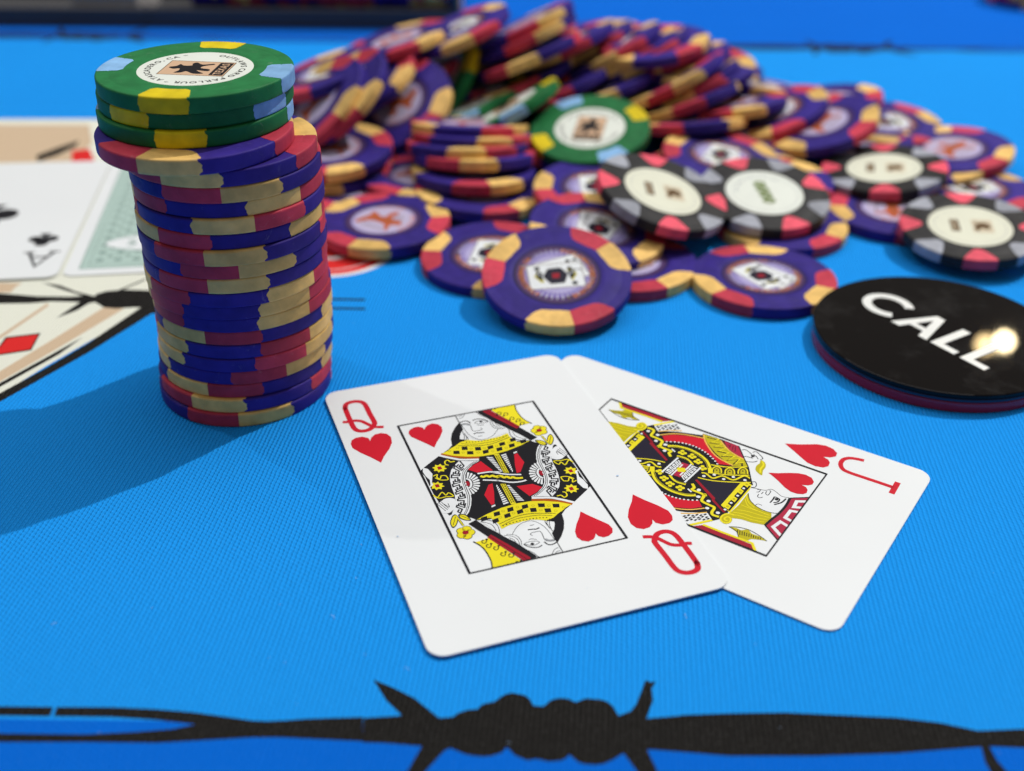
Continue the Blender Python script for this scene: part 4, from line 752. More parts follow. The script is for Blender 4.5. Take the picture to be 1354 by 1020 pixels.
CHIPS=[('A', 11.29, 269.3, 7.89, 0.0024, -0.2684, 0.9633, -78.2, 'purple chip nearest the face cards, tilted forward with its card picture fully shown', 'chips spread in front of the heap'),
('A', -6.29, 292.07, 2.53, -0.0301, -0.0619, 0.9976, 173.0, 'purple chip lying left under the nearest tilted chip, its card picture half covered', 'chips spread in front of the heap'),
('A', 23.47, 301.14, 6.95, 0.0966, -0.119, 0.9882, -19.6, 'purple chip behind the nearest tilted one, card picture partly showing', 'chips spread in front of the heap'),
('B', 31.51, 290.81, 1.73, 0.0, 0.0, 1.0, -60.7, 'purple chip flat on the mat, mostly hidden under the chip with the card picture', 'chips spread in front of the heap'),
('A', 67.94, 281.88, 1.73, 0.0, 0.0, 1.0, -143.8, 'purple chip flat on the mat just left of the black CALL button', 'chips spread in front of the heap'),
('B', 79.65, 318.21, 1.73, 0.0, 0.0, 1.0, -37.2, 'purple chip flat on the mat, sticking out below the black chip with green print', 'chips spread in front of the heap'),
('B', 115.98, 329.01, 1.73, 0.0, 0.0, 1.0, 172.8, 'purple chip with orange figure, half under the black chip above the CALL button', 'chips spread in front of the heap'),
('K', 130.71, 305.56, 6.84, -0.0476, -0.0972, 0.9941, -98.3, 'black chip with pink and grey spots at the right edge above the CALL button', 'chips spread in front of the heap'),
('K', 74.73, 323.92, 8.86, 0.0221, -0.1926, 0.981, -69.4, 'black chip with green print on its cream centre, behind the flat purple chip', 'chips spread in front of the heap'),
('K', 42.57, 312.97, 13.4, 0.2451, -0.1577, 0.9566, -85.9, 'black chip leaning down to the right, left neighbour of the one with green print', 'chips spread in front of the heap'),
('K', 118.75, 352.06, 6.34, -0.1189, -0.0206, 0.9927, -103.8, 'black chip lying nearly level, farthest of the four black chips', 'chips spread in front of the heap'),
('G', 24.52, 363.93, 14.39, -0.1014, -0.2431, 0.9647, 21.7, 'green chip leaning back in the middle of the heap, its cream centre facing the camera', 'chips spread in front of the heap'),
('A', 25.34, 331.32, 6.84, 0.0083, -0.0978, 0.9952, -172.9, 'purple chip squeezed between the green chip and the card picture chips', 'chips spread in front of the heap'),
('B', -38.24, 312.71, 3.33, -0.0288, -0.0283, 0.9992, -115.3, 'purple chip with orange figure on the printed red circle, right of the tall stack', 'chips spread in front of the heap'),
('B', -58.61, 353.09, 10.34, -0.0644, -0.0768, 0.995, -87.2, 'purple chip with orange figure leaning right behind the tall stack', 'chips heaped behind the cards'),
('B', -59.57, 352.67, 4.83, 0.0039, 0.015, 0.9999, 13.6, 'purple chip directly under the orange figured one behind the tall stack', 'chips heaped behind the cards'),
('B', -30.1, 348.22, 3.33, 0.0286, 0.0385, 0.9988, -107.4, 'purple chip on the mat behind the low leaning stack, only its left edge showing', 'chips heaped behind the cards'),
('B', -40.46, 388.61, 14.4, -0.2998, -0.4833, 0.8225, 89.3, 'purple chip standing steeply with a round orange figure facing the camera', 'chips heaped behind the cards'),
('B', -64.37, 367.33, 20.75, -0.5848, -0.3076, 0.7506, -49.7, 'purple chip standing on edge, first of the two yellow spotted ones above the tall stack', 'chips heaped behind the cards'),
('B', -57.05, 369.12, 22.76, -0.6156, -0.2635, 0.7427, -55.2, 'purple chip standing on edge, second of the two yellow spotted ones', 'chips heaped behind the cards'),
('A', -63.85, 383.51, 26.41, -0.3059, -0.023, 0.9518, -11.8, 'purple chip with red and yellow rim lying on the leaning pair left of the heap', 'chips heaped behind the cards'),
('A', -52.46, 397.04, 18.53, -0.4378, -0.1902, 0.8787, -127.3, 'purple chip wedged behind the steep chip with the orange figure', 'chips heaped behind the cards'),
('B', -42.55, 416.43, 28.39, -0.2617, 0.0234, 0.9649, -60.0, 'purple chip at the far upper left of the heap with a pale blurred centre', 'chips heaped behind the cards'),
('A', -20.82, 420.4, 31.45, -0.3652, -0.0265, 0.9306, -70.0, 'purple chip at the top left of the heap with a whitish centre, tipped up', 'chips heaped behind the cards'),
('G', -13.82, 404.73, 10.48, -0.4166, 0.0238, 0.9088, 172.0, 'green chip with pale blue spot lying in the hollow behind the low stack', 'chips heaped behind the cards'),
('G', -2.67, 384.23, 14.55, -0.4833, 0.131, 0.8656, -172.1, 'green chip seen edge on between the hollow and the leaning green chip', 'chips heaped behind the cards'),
('G', -25.8, 418.76, 15.12, -0.7921, -0.3124, 0.5243, -14.8, 'green chip standing deep in the dark gap with one yellow spot showing', 'chips heaped behind the cards'),
('B', -11.42, 336.04, 3.12, 0.0704, 0.0513, 0.9962, -47.6, 'purple chip lowest in the low stack left of the leaning green chip', 'chips in the low leaning stack'),
('B', -13.07, 345.78, 6.49, 0.0208, 0.1053, 0.9942, -72.1, 'purple chip second lowest in the low stack left of the leaning green chip', 'chips in the low leaning stack'),
('B', -13.02, 352.85, 9.6, -0.0001, 0.2014, 0.9795, -101.6, 'purple chip third from the bottom in the low stack left of the leaning green chip', 'chips in the low leaning stack'),
('A', -15.34, 356.69, 11.46, 0.0015, 0.2133, 0.977, -70.4, 'purple chip fourth from the bottom in the low stack left of the leaning green chip', 'chips in the low leaning stack'),
('A', -14.11, 362.75, 12.37, 0.0174, 0.2261, 0.9739, -46.9, 'purple chip second from the top in the low stack left of the leaning green chip', 'chips in the low leaning stack'),
('B', -15.08, 369.1, 13.5, 0.0177, 0.2378, 0.9711, -40.9, 'purple chip topmost in the low stack left of the leaning green chip', 'chips in the low leaning stack'),
('B', 2.67, 423.6, 32.5, -0.4181, 0.1469, 0.8965, -73.0, 'purple chip on the crest of the heap with broad red and yellow edge spots', 'chips heaped behind the cards'),
('B', 3.53, 419.59, 29.51, -0.4177, 0.1558, 0.8951, -79.0, 'purple chip right under the crest chip, spots lined up with it', 'chips heaped behind the cards'),
('B', 4.89, 411.56, 25.49, -0.4004, 0.1517, 0.9037, -116.0, 'purple chip under the crest pair with its red spot pointing down left', 'chips heaped behind the cards'),
('A', 17.57, 421.34, 26.49, -0.41, 0.135, 0.902, -97.0, 'purple chip right of the crest pair, its yellow spot touching theirs', 'chips heaped behind the cards'),
('A', 25.53, 435.53, 22.49, -0.4149, 0.1016, 0.9042, -76.2, 'purple chip behind the row of yellow steps with a pinkish end', 'chips heaped behind the cards'),
('A', 25.21, 423.62, 18.53, -0.4447, 0.1537, 0.8824, -25.0, 'purple chip with long dark blue edge below the first yellow step', 'chips heaped behind the cards'),
('A', 34.88, 422.42, 24.54, -0.4684, 0.1311, 0.8737, -87.0, 'purple chip forming the first yellow step along the fallen row', 'chips heaped behind the cards'),
('A', 40.58, 421.35, 23.5, -0.4258, 0.1114, 0.8979, -97.0, 'purple chip forming the second yellow step along the fallen row', 'chips heaped behind the cards'),
('A', 45.0, 419.15, 22.58, -0.5032, 0.1555, 0.85, -80.0, 'purple chip forming the third yellow step along the fallen row', 'chips heaped behind the cards'),
('A', 52.83, 421.15, 21.5, -0.4184, 0.1169, 0.9007, -95.0, 'purple chip forming the fourth yellow step along the fallen row', 'chips heaped behind the cards'),
('A', 58.83, 418.16, 20.45, -0.3604, 0.1052, 0.9269, -76.0, 'purple chip forming the last yellow step along the fallen row', 'chips heaped behind the cards'),
('B', 49.35, 415.64, 28.35, -0.1462, -0.0299, 0.9888, 85.9, 'purple chip lying face up on top of the fallen row with a yellow patch', 'chips heaped behind the cards'),
('B', 30.2, 446.6, 22.35, -0.1359, -0.0203, 0.9905, 27.9, 'purple chip face up between the crest and the fallen row', 'chips heaped behind the cards'),
('B', 56.21, 406.14, 18.56, -0.4772, 0.1752, 0.8611, -98.0, 'purple chip under the fallen row, red spot leading its yellow spot', 'chips heaped behind the cards'),
('A', 62.0, 407.26, 15.57, -0.4788, 0.1862, 0.858, -92.0, 'purple chip with long yellow spot at the right end of the fallen row', 'chips heaped behind the cards'),
('A', 60.24, 399.62, 13.47, -0.3528, 0.194, 0.9154, -112.0, 'purple chip with deep red edge resting above the level one', 'chips heaped behind the cards'),
('A', 60.58, 387.86, 9.38, -0.0949, 0.2335, 0.9677, -140.0, 'purple chip lying level with a long blue edge beside the leaning green chip', 'chips heaped behind the cards'),
('B', 76.06, 398.31, 12.37, -0.1346, 0.1674, 0.9767, -98.0, 'purple chip with pale yellow edge over the dark gap right of centre', 'chips heaped behind the cards'),
('A', 65.79, 409.92, 22.34, -0.0532, -0.0635, 0.9966, -102.9, 'purple chip with a grey blurred centre right of the fallen row', 'chips heaped behind the cards'),
('B', 76.11, 433.76, 13.42, 0.2773, -0.1524, 0.9486, -48.6, 'purple chip tipped right with yellow spots against the bright blue mat', 'chips heaped behind the cards'),
('A', 91.39, 423.34, 11.37, 0.1448, 0.1786, 0.9732, 164.0, 'purple chip seen edge on sloping down toward the right of the heap', 'chips heaped behind the cards'),
('A', 90.47, 395.29, 10.44, -0.3517, -0.0224, 0.9358, -100.5, 'purple chip in shade left of the orange figured one at the right of the heap', 'chips heaped behind the cards'),
('B', 104.18, 381.71, 11.41, -0.2886, -0.0796, 0.9541, -32.4, 'purple chip with an orange figure at the right of the heap, yellow spots both sides', 'chips heaped behind the cards'),
('B', 111.49, 405.51, 11.36, -0.1867, 0.069, 0.98, 118.5, 'purple chip with a greyish centre at the far right back of the heap', 'chips heaped behind the cards'),
('A', 131.5, 397.4, 6.33, 0.0035, -0.0637, 0.998, -89.2, 'purple chip directly behind the farthest black chip', 'chips heaped behind the cards'),
('B', 147.98, 373.85, 5.34, -0.1046, -0.0317, 0.994, -45.2, 'purple chip with a dull red centre at the right end of the heap', 'chips heaped behind the cards'),
('A', 146.76, 347.7, 1.73, 0.0, 0.0, 1.0, -65.6, 'purple chip with a white centre behind the black chip at the right edge', 'chips heaped behind the cards'),
('A', 67.34, 358.65, 7.34, 0.078, -0.0803, 0.9937, 161.1, 'purple chip with a white centre tucked behind two black chips', 'chips heaped behind the cards'),
('A', 62.54, 356.06, 4.33, -0.0173, -0.0067, 0.9998, 141.0, 'purple chip mostly hidden beneath the two left black chips', 'chips heaped behind the cards'),
('A', 81.55, 346.15, 4.33, 0.0004, -0.0153, 0.9999, 57.2, 'purple chip behind the black chip with green print', 'chips heaped behind the cards'),
('B', 76.39, 376.04, 6.34, 0.1039, -0.0796, 0.9914, 51.6, 'purple chip with a yellow spot under the dark gap right of centre', 'chips heaped behind the cards'),
('A', 16.54, 410.58, 14.49, -0.4048, 0.1351, 0.9044, 126.3, 'purple chip in the shade above the leaning green chip', 'chips heaped behind the cards'),
('B', 32.8, 409.43, 14.48, -0.3846, 0.1419, 0.9121, 123.3, 'purple chip buried under the fallen row, above the leaning green chip', 'chips heaped behind the cards'),
('A', 2.86, 412.54, 16.48, -0.3952, 0.1282, 0.9096, 133.9, 'purple chip buried under the crest of the heap', 'chips heaped behind the cards'),
('B', 43.76, 409.16, 12.46, -0.3596, 0.1561, 0.92, -111.4, 'purple chip buried right behind the leaning green chip', 'chips heaped behind the cards'),
('A', -33.76, 426.33, 16.42, -0.3232, 0.0391, 0.9455, -62.5, 'purple chip lying behind the steep orange figured chip', 'chips heaped behind the cards'),
('A', 117.72, 385.23, 4.33, -0.0663, -0.0037, 0.9978, -82.6, 'purple chip under the right end of the heap beside the farthest black chip', 'chips heaped behind the cards'),
('A', 137.92, 367.89, 2.34, -0.1215, 0.0317, 0.9921, 76.4, 'purple chip between the dull red centred chip and the black ones', 'chips heaped behind the cards'),
('B', -51.44, 342.63, 1.73, 0.0, 0.0, 1.0, 15.7, 'purple chip on the printed mat deep behind the orange figured chip', 'chips heaped behind the cards'),
('B', -62, 395, 5.439351328943456, 0.1908, 0.0194, 0.9814, 87.0, 'purple chip buried inside the heap, barely visible between others', 'chips buried inside the heap'),
('A', -30, 400, 6, 0.0456, 0.0408, 0.9981, 109.0, 'purple chip buried inside the heap, barely visible between others', 'chips buried inside the heap'),
('A', 5, 400, 6.06852583521371, -0.2001, -0.1007, 0.9746, 44.0, 'purple chip buried inside the heap, barely visible between others', 'chips buried inside the heap'),
('B', -15, 425, 9, -0.1239, 0.1486, 0.9811, 183.0, 'purple chip buried inside the heap, barely visible between others', 'chips buried inside the heap'),
('B', 20, 420, 8, -0.0449, 0.1291, 0.9906, 56.0, 'purple chip buried inside the heap, barely visible between others', 'chips buried inside the heap'),
('A', 45, 405, 6.7589528214256385, -0.1833, 0.1836, 0.9658, 322.0, 'purple chip buried inside the heap, barely visible between others', 'chips buried inside the heap'),
('A', 60, 430, 6.722407802318237, -0.1851, 0.1791, 0.9663, 161.0, 'purple chip buried inside the heap, barely visible between others', 'chips buried inside the heap'),
('B', 85, 410, 5.997609050473176, -0.1765, -0.132, 0.9754, 207.0, 'purple chip buried inside the heap, barely visible between others', 'chips buried inside the heap'),
('B', 30, 455, 8, 0.1724, 0.1504, 0.9735, 240.0, 'purple chip buried inside the heap, barely visible between others', 'chips buried inside the heap'),
('B', 0, 450, 14, -0.1597, -0.1394, 0.9773, 151.0, 'purple chip buried inside the heap, barely visible between others', 'chips buried inside the heap'),
('A', -25, 455, 12, -0.1318, -0.0761, 0.9884, 331.0, 'purple chip buried inside the heap, barely visible between others', 'chips buried inside the heap'),
('B', 60, 455, 8, -0.0431, 0.0518, 0.9977, 199.0, 'purple chip buried inside the heap, barely visible between others', 'chips buried inside the heap'),
('B', 100, 425, 3, -0.052, 0.0011, 0.9986, 85.0, 'purple chip buried inside the heap, barely visible between others', 'chips buried inside the heap'),
('A', -45, 430, 6, -0.1703, -0.1013, 0.9802, 51.0, 'purple chip buried inside the heap, barely visible between others', 'chips buried inside the heap'),
('A', 15, 440, 18, -0.0572, 0.0574, 0.9967, 54.0, 'purple chip buried inside the heap, barely visible between others', 'chips buried inside the heap'),
('A', 40, 440, 14, -0.1296, 0.1703, 0.9768, 264.0, 'purple chip buried inside the heap, barely visible between others', 'chips buried inside the heap'),
('A', 5, 375, 5.108233819632712, 0.1545, 0.0816, 0.9846, 125.0, 'purple chip buried inside the heap, barely visible between others', 'chips buried inside the heap'),
('B', -20, 375, 3.1941089003078935, -0.0705, 0.0301, 0.9971, 260.0, 'purple chip buried inside the heap, barely visible between others', 'chips buried inside the heap'),
('A', 30, 395, 9, 0.0828, 0.0705, 0.9941, 67.0, 'purple chip buried inside the heap, barely visible between others', 'chips buried inside the heap'),
('B', 115, 410, 4.482743618655084, -0.1053, 0.0963, 0.9898, 273.0, 'purple chip buried inside the heap, barely visible between others', 'chips buried inside the heap'),
('B', 75, 390, 6.365043204739559, -0.1618, -0.1762, 0.971, 15.0, 'purple chip buried inside the heap, barely visible between others', 'chips buried inside the heap'),
('A', -70, 425, 4.8177558662337425, -0.1527, 0.0474, 0.9871, 126.0, 'purple chip buried inside the heap, barely visible between others', 'chips buried inside the heap'),
('A', -8, 470, 8, -0.1952, 0.0085, 0.9807, 308.0, 'purple chip buried inside the heap, barely visible between others', 'chips buried inside the heap'),
('B', 75, 440, 12, 0.0061, 0.03, 0.9995, 49.0, 'purple chip buried inside the heap, barely visible between others', 'chips buried inside the heap'),
('B', -40, 455, 14, 0.0042, 0.175, 0.9846, 86.0, 'purple chip buried inside the heap, barely visible between others', 'chips buried inside the heap'),
('A', 10, 405, 12, -0.0076, 0.1753, 0.9845, 10.0, 'purple chip buried inside the heap, barely visible between others', 'chips buried inside the heap'),
('A', 40, 425, 11, -0.1288, -0.0114, 0.9916, 259.0, 'purple chip buried inside the heap, barely visible between others', 'chips buried inside the heap'),
('A', -12, 440, 20, 0.019, -0.0539, 0.9984, 52.0, 'purple chip buried inside the heap, barely visible between others', 'chips buried inside the heap'),
('B', 20, 465, 20, -0.0334, 0.1654, 0.9857, 281.0, 'purple chip buried inside the heap, barely visible between others', 'chips buried inside the heap'),
('B', -61.92, 229.42, 1.67, 0, 0, 1, 276.5, 'purple chip lowest in the tall stack, on the mat', 'chips in the tall front stack'),
('B', -61.76, 230.02, 5.01, 0, 0, 1, 244.8, 'purple chip twenty-first from the top of the tall stack', 'chips in the tall front stack'),
('A', -61.48, 230.84, 8.35, 0, 0, 1, 256.5, 'purple chip twentieth from the top of the tall stack', 'chips in the tall front stack'),
('B', -61.1, 230.77, 11.69, 0, 0, 1, 307.5, 'purple chip nineteenth from the top of the tall stack', 'chips in the tall front stack'),
('B', -60.62, 230.31, 15.03, 0, 0, 1, 322.5, 'purple chip eighteenth from the top of the tall stack', 'chips in the tall front stack'),
('B', -60.57, 230.38, 18.37, 0, 0, 1, 326.8, 'purple chip seventeenth from the top of the tall stack', 'chips in the tall front stack'),
('A', -60.43, 230.38, 21.71, 0, 0, 1, 257.0, 'purple chip sixteenth from the top of the tall stack', 'chips in the tall front stack'),
('A', -60.27, 229.76, 25.05, 0, 0, 1, 327.5, 'purple chip fifteenth from the top of the tall stack', 'chips in the tall front stack'),
('A', -60.54, 229.11, 28.39, 0, 0, 1, 330.5, 'purple chip fourteenth from the top of the tall stack', 'chips in the tall front stack'),
('A', -60.44, 228.28, 31.73, 0, 0, 1, 337.0, 'purple chip thirteenth from the top of the tall stack', 'chips in the tall front stack'),
('B', -60.25, 228.09, 35.07, 0, 0, 1, 265.2, 'purple chip twelfth from the top of the tall stack', 'chips in the tall front stack'),
('B', -59.99, 227.92, 38.41, 0, 0, 1, 284.0, 'purple chip eleventh from the top of the tall stack', 'chips in the tall front stack'),
('B', -59.99, 226.95, 41.75, 0, 0, 1, 265.5, 'purple chip tenth from the top of the tall stack', 'chips in the tall front stack'),
('A', -60.09, 227.59, 45.09, 0, 0, 1, 355.5, 'purple chip ninth from the top of the tall stack', 'chips in the tall front stack'),
('A', -59.71, 227.44, 48.43, 0, 0, 1, 296.0, 'purple chip eighth from the top of the tall stack', 'chips in the tall front stack'),
('A', -59.91, 227.88, 51.77, 0, 0, 1, 329.0, 'purple chip seventh from the top of the tall stack', 'chips in the tall front stack'),
('B', -59.82, 227.18, 55.11, 0, 0, 1, 279.5, 'purple chip sixth from the top of the tall stack', 'chips in the tall front stack'),
('B', -60.34, 226.92, 58.45, 0, 0, 1, 246.5, 'purple chip fifth from the top of the tall stack, poking out to the right', 'chips in the tall front stack'),
('B', -64.47, 224.38, 61.79, 0, 0, 1, 249.8, 'purple chip fourth from the top of the tall stack, jutting out to the left', 'chips in the tall front stack'),
('G', -65.28, 230.08, 65.13, 0, 0, 1, 274.8, 'green chip third from the top of the tall stack', 'chips in the tall front stack'),
('G', -65.09, 231.15, 68.47, 0, 0, 1, 242.0, 'green chip second from the top of the tall stack', 'chips in the tall front stack'),
('G', -64.4, 230.21, 71.81, 0, 0, 1, 265.0, 'green chip topmost in the tall stack, its printed cream centre showing', 'chips in the tall front stack'),
]


# ---------------------------------------------------------------- the mat
mat = thing('playing_mat', 'bright blue ribbed cloth playing mat with black barbed wire print, under everything', 'mat')
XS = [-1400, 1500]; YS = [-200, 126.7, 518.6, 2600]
V = []; Fc = []; mi = []
for i in range(3):
    a = len(V)
    V += [(XS[0] * MM, YS[i] * MM, 0), (XS[1] * MM, YS[i] * MM, 0), (XS[1] * MM, YS[i + 1] * MM, 0), (XS[0] * MM, YS[i + 1] * MM, 0)]
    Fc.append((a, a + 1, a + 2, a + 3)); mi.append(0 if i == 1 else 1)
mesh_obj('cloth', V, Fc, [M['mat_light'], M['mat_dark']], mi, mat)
pr = Print(.02, .004)
for w in WIRE: pr.poly('ink', 0, [(w[i], w[i + 1]) for i in range(0, len(w), 2)])
nearw = pr.build('printed_barbed_wire', mat, 'f_')
for k, (dx, dy) in enumerate(((155, 518.3 + 127), (-187, 523.5 + 127))):
    c = nearw.copy(); col.objects.link(c); c.parent = mat
    c.rotation_euler = (0, 0, math.pi); c.location = (dx * MM, dy * MM, 0.000003 * (k + 1))
pr = Print(.03, .004)
for c, lay, w in LOGO: pr.poly(c, lay, [(w[i], w[i + 1]) for i in range(0, len(w), 2)])
for r, c, l in ((19.0, 'white', 0), (17.3, 'red', 1), (14.6, 'white', 2), (14.2, 'red', 3), (8.0, 'white', 4), (6.0, 'red', 5)):
    pr.dot(c, l, r, -52.5, 303.0, 48)
pr.build('printed_artwork', mat, 'f_')

# ---------------------------------------------------------------- cards
def rrect(w, h, r, n=6):
    P = []
    for cx, cy, a0 in ((w / 2 - r, h / 2 - r, 0), (-w / 2 + r, h / 2 - r, 90), (-w / 2 + r, -h / 2 + r, 180), (w / 2 - r, -h / 2 + r, 270)):
        for i in range(n + 1):
            a = math.radians(a0 + 90 * i / n); P.append((cx + r * math.cos(a), cy + r * math.sin(a)))
    return P


def card_body(t, w=57.2, h=88.4, th=.30, bend=None):
    P = rrect(w, h, 3.2); n = len(P)
    V = [(x * MM, y * MM, 0) for x, y in P] + [(x * MM, y * MM, th * MM) for x, y in P]
    Fc = [tuple(range(n))[::-1], tuple(range(n, 2 * n))] + [(i, (i + 1) % n, n + (i + 1) % n, n + i) for i in range(n)]
    return mesh_obj('card_stock', V, Fc, [M['card'], M['card_edge']], [0, 0] + [1] * n, t)


def split_print(t, data, th, base=0):
    """index and pip apart from the framed court picture"""
    idx = [d for d in data if d[2] == 2 and d[1] == 'r' and abs(d[-1][0]) > 17]
    court = [d for d in data if d not in idx]
    heart = [d for d in idx if d[0] == 'p']; let = [d for d in idx if d[0] == 'l']
    fr = [(-15.8, 25.7), (15.8, 25.7), (15.8, -25.7), (-15.8, -25.7)]
    pr = Print(th + .01); pr.run([d for d in court if not (d[0] == 'p' and d[1] == 'r' and d[2] == 4)], 0, (15.75, 25.65)); pr.line('k', 11, .32, fr, True)
    for sx in (-15.8, 15.8): pr.line('k', 12, .48, [(sx, 25.8), (sx, -25.8)])
    pr.build('court_picture', t)
    for sgn in (1, -1):
        for nm, dd in (('index_heart', heart), ('index_letter', let), ('picture_heart', [d for d in court if d[0] == 'p' and d[1] == 'r' and d[2] == 4])):
            pr = Print(th + .012)
            pr.run([d[:3] + (0,) + d[4:-1] + ([v * sgn for v in d[-1]],) for d in dd]); pr.build(nm, t)


jk = thing('playing_card', 'jack of hearts playing card lying partly under the queen, red J at its corner', 'playing card',
           (35.5622 * MM, 195.5125 * MM, .0001), (0, 0, -2.1529), 'the two face cards in front')
card_body(jk); split_print(jk, JACK, .30)
qn = thing('playing_card', 'queen of hearts playing card lying over the jack beside the tall stack', 'playing card',
           (-1.2714 * MM, 191.2526 * MM, .00052), (0, 0, .3486), 'the two face cards in front')
qn.rotation_euler = (0, 0, .3486)
card_body(qn); split_print(qn, QUEEN, .30)

# far left cards
ANG = math.atan2(359.66 - 297.49, -134.95 + 126.98) - math.pi / 2
bx, by = -124.2, 281.0
ca, sa = math.cos(ANG), math.sin(ANG)
def place(lx, ly): return ((bx + ca * lx - sa * ly) * MM, (by + sa * lx + ca * ly) * MM)
gx, gy = place(57.2 / 2 + .6, 88.4 / 2 + 1.2)
gb = thing('playing_card', 'face down card with sage green patterned back, behind the tall chip stack', 'playing card', (gx, gy, .0001), (0, 0, ANG + .01), 'cards at the left')
card_body(gb)
pr = Print(.31)
pr.poly('sage2', 0, rrect(49.6, 80.8, .6)); pr.poly('sage', 1, rrect(48.8, 80.0, .5))
pr.line('sage2', 2, .25, rrect(45, 76, .4), True)
for i in range(9):
    for j in range(15):
        x = -20 + i * 5; y = -35 + j * 5
        pr.dot('sage3', 2, 1.05, x, y, 8); pr.dot('sage', 3, .45, x, y, 8)
        if i < 8 and j < 14: pr.dot('sage3', 2, .7, x + 2.5, y + 2.5, 6)
for yy in (-24, 24):
    pr.dot('sage2', 4, 20.6, 0, yy, 48, 6.6); pr.dot('w', 5, 20, 0, yy, 48, 6.0)
    flat_text(pr, 'SJ', -14, yy - 2, 0, 6, 'sage2', 6, .5)
pr.build('card_back_print', gb)
ax, ay = place(-57.2 / 2, 88.4 / 2)
ac = thing('playing_card', 'ace of clubs lying face up at the left edge, upside down black A', 'playing card', (ax, ay, .00045), (0, 0, ANG), 'cards at the left')
card_body(ac)
def club(pr, x, y, s, c='k', lay=1, up=1):
    for dx, dy in ((-.27, -.05), (.27, -.05), (0, .30)): pr.dot(c, lay, .25 * s, x + dx * s * up, y + dy * s * up, 18)
    pr.poly(c, lay + 1, [(x - .05 * s, y + .2 * s * up), (x - .05 * s, y - .2 * s * up), (x - .22 * s, y - .52 * s * up), (x + .22 * s, y - .52 * s * up), (x + .05 * s, y - .2 * s * up), (x + .05 * s, y + .2 * s * up)])
for s in (1, -1):
    pr = Print(.31)
    x0, y0 = 21.3 * s, -31.5 * s
    pr.line('k', 1, 1.0, [(x0 - 3.4 * s, y0 + 3.6 * s), (x0, y0 - 5.6 * s), (x0 + 3.4 * s, y0 + 3.6 * s)]); pr.line('k', 2, .9, [(x0 - 2.4 * s, y0 + .6 * s), (x0 + 2.4 * s, y0 + .6 * s)])
    pr.line('k', 1, .8, [(x0 - 5 * s, y0 + 3.8 * s), (x0 - 1.9 * s, y0 + 3.8 * s)]); pr.line('k', 1, .8, [(x0 + 5 * s, y0 + 3.8 * s), (x0 + 1.9 * s, y0 + 3.8 * s)])
    pr.build('index_letter', ac)
    pr = Print(.31); club(pr, 19.8 * s, -19.0 * s, 8.2, up=-s); pr.build('index_club', ac)
pr = Print(.31); club(pr, 0, 0, 16, up=-1); pr.build('centre_club', ac)

# ---------------------------------------------------------------- CALL button
cb = thing('call_button', 'round glossy black button with white CALL lettering on a dark red base', 'dealer button', (104.7 * MM, 249.0 * MM, 0))
def disc(name, r, z0, z1, mt, parent, bev=.25, n=128, rin=0):
    prof = [(0, z0), (r - bev, z0), (r, z0 + bev), (r, z1 - bev), (r - bev * .3, z1 - bev * .3), (r - bev, z1), (0, z1)]
    V = []; Fc = []
    for (pr_, pz) in prof:
        for i in range(n):
            a = 2 * math.pi * i / n; V.append((pr_ * math.cos(a) * MM, pr_ * math.sin(a) * MM, pz * MM))
    for k in range(len(prof) - 1):
        for i in range(n):
            j = (i + 1) % n; Fc.append((k * n + i, k * n + j, (k + 1) * n + j, (k + 1) * n + i))
    return mesh_obj(name, V, Fc, [mt], None, parent, True, 12)
mt, nt, b = nodes('black_acrylic')
b.inputs['Base Color'].default_value = (0.006, 0.005, 0.005, 1); b.inputs['Roughness'].default_value = .03; b.inputs['Specular IOR Level'].default_value = .17
b.inputs['Roughness'].default_value = .025
tc = nt.nodes.new('ShaderNodeTexCoord'); no = nt.nodes.new('ShaderNodeTexNoise'); no.inputs['Scale'].default_value = 70; no.inputs['Detail'].default_value = 10; no.inputs['Roughness'].default_value = .7
nt.links.new(tc.outputs['Object'], no.inputs['Vector'])
mr = nt.nodes.new('ShaderNodeMapRange'); mr.inputs[1].default_value = .52; mr.inputs[2].default_value = .8; mr.inputs[3].default_value = 0.0; mr.inputs[4].default_value = .022
nt.links.new(no.outputs['Fac'], mr.inputs[0]); cm = nt.nodes.new('ShaderNodeCombineColor')
for q_ in range(3): nt.links.new(mr.outputs[0], cm.inputs[q_])
ad = nt.nodes.new('ShaderNodeMix'); ad.data_type = 'RGBA'; ad.blend_type = 'ADD'; ad.inputs[0].default_value = 1; ad.inputs[6].default_value = (0.005, 0.004, 0.004, 1)
nt.links.new(cm.outputs[0], ad.inputs[7]); nt.links.new(ad.outputs[2], b.inputs['Base Color'])
M['acrylic'] = mt
M['acr_red'] = plain('dark_red_acrylic', (0.34, 0.008, 0.035), .12, .5)
M['acr_blue'] = plain('navy_acrylic', (0.004, 0.010, 0.045), .08, .5)
disc('red_base', 29.8, .05, 2.7, M['acr_red'], cb)
disc('middle_layer', 29.9, 2.72, 3.7, M['acr_blue'], cb)
disc('black_top', 30.0, 3.72, 5.0, M['acrylic'], cb)
M['i_let'] = plain('white_lettering', (0.86, 0.88, 0.86), .25, .4)
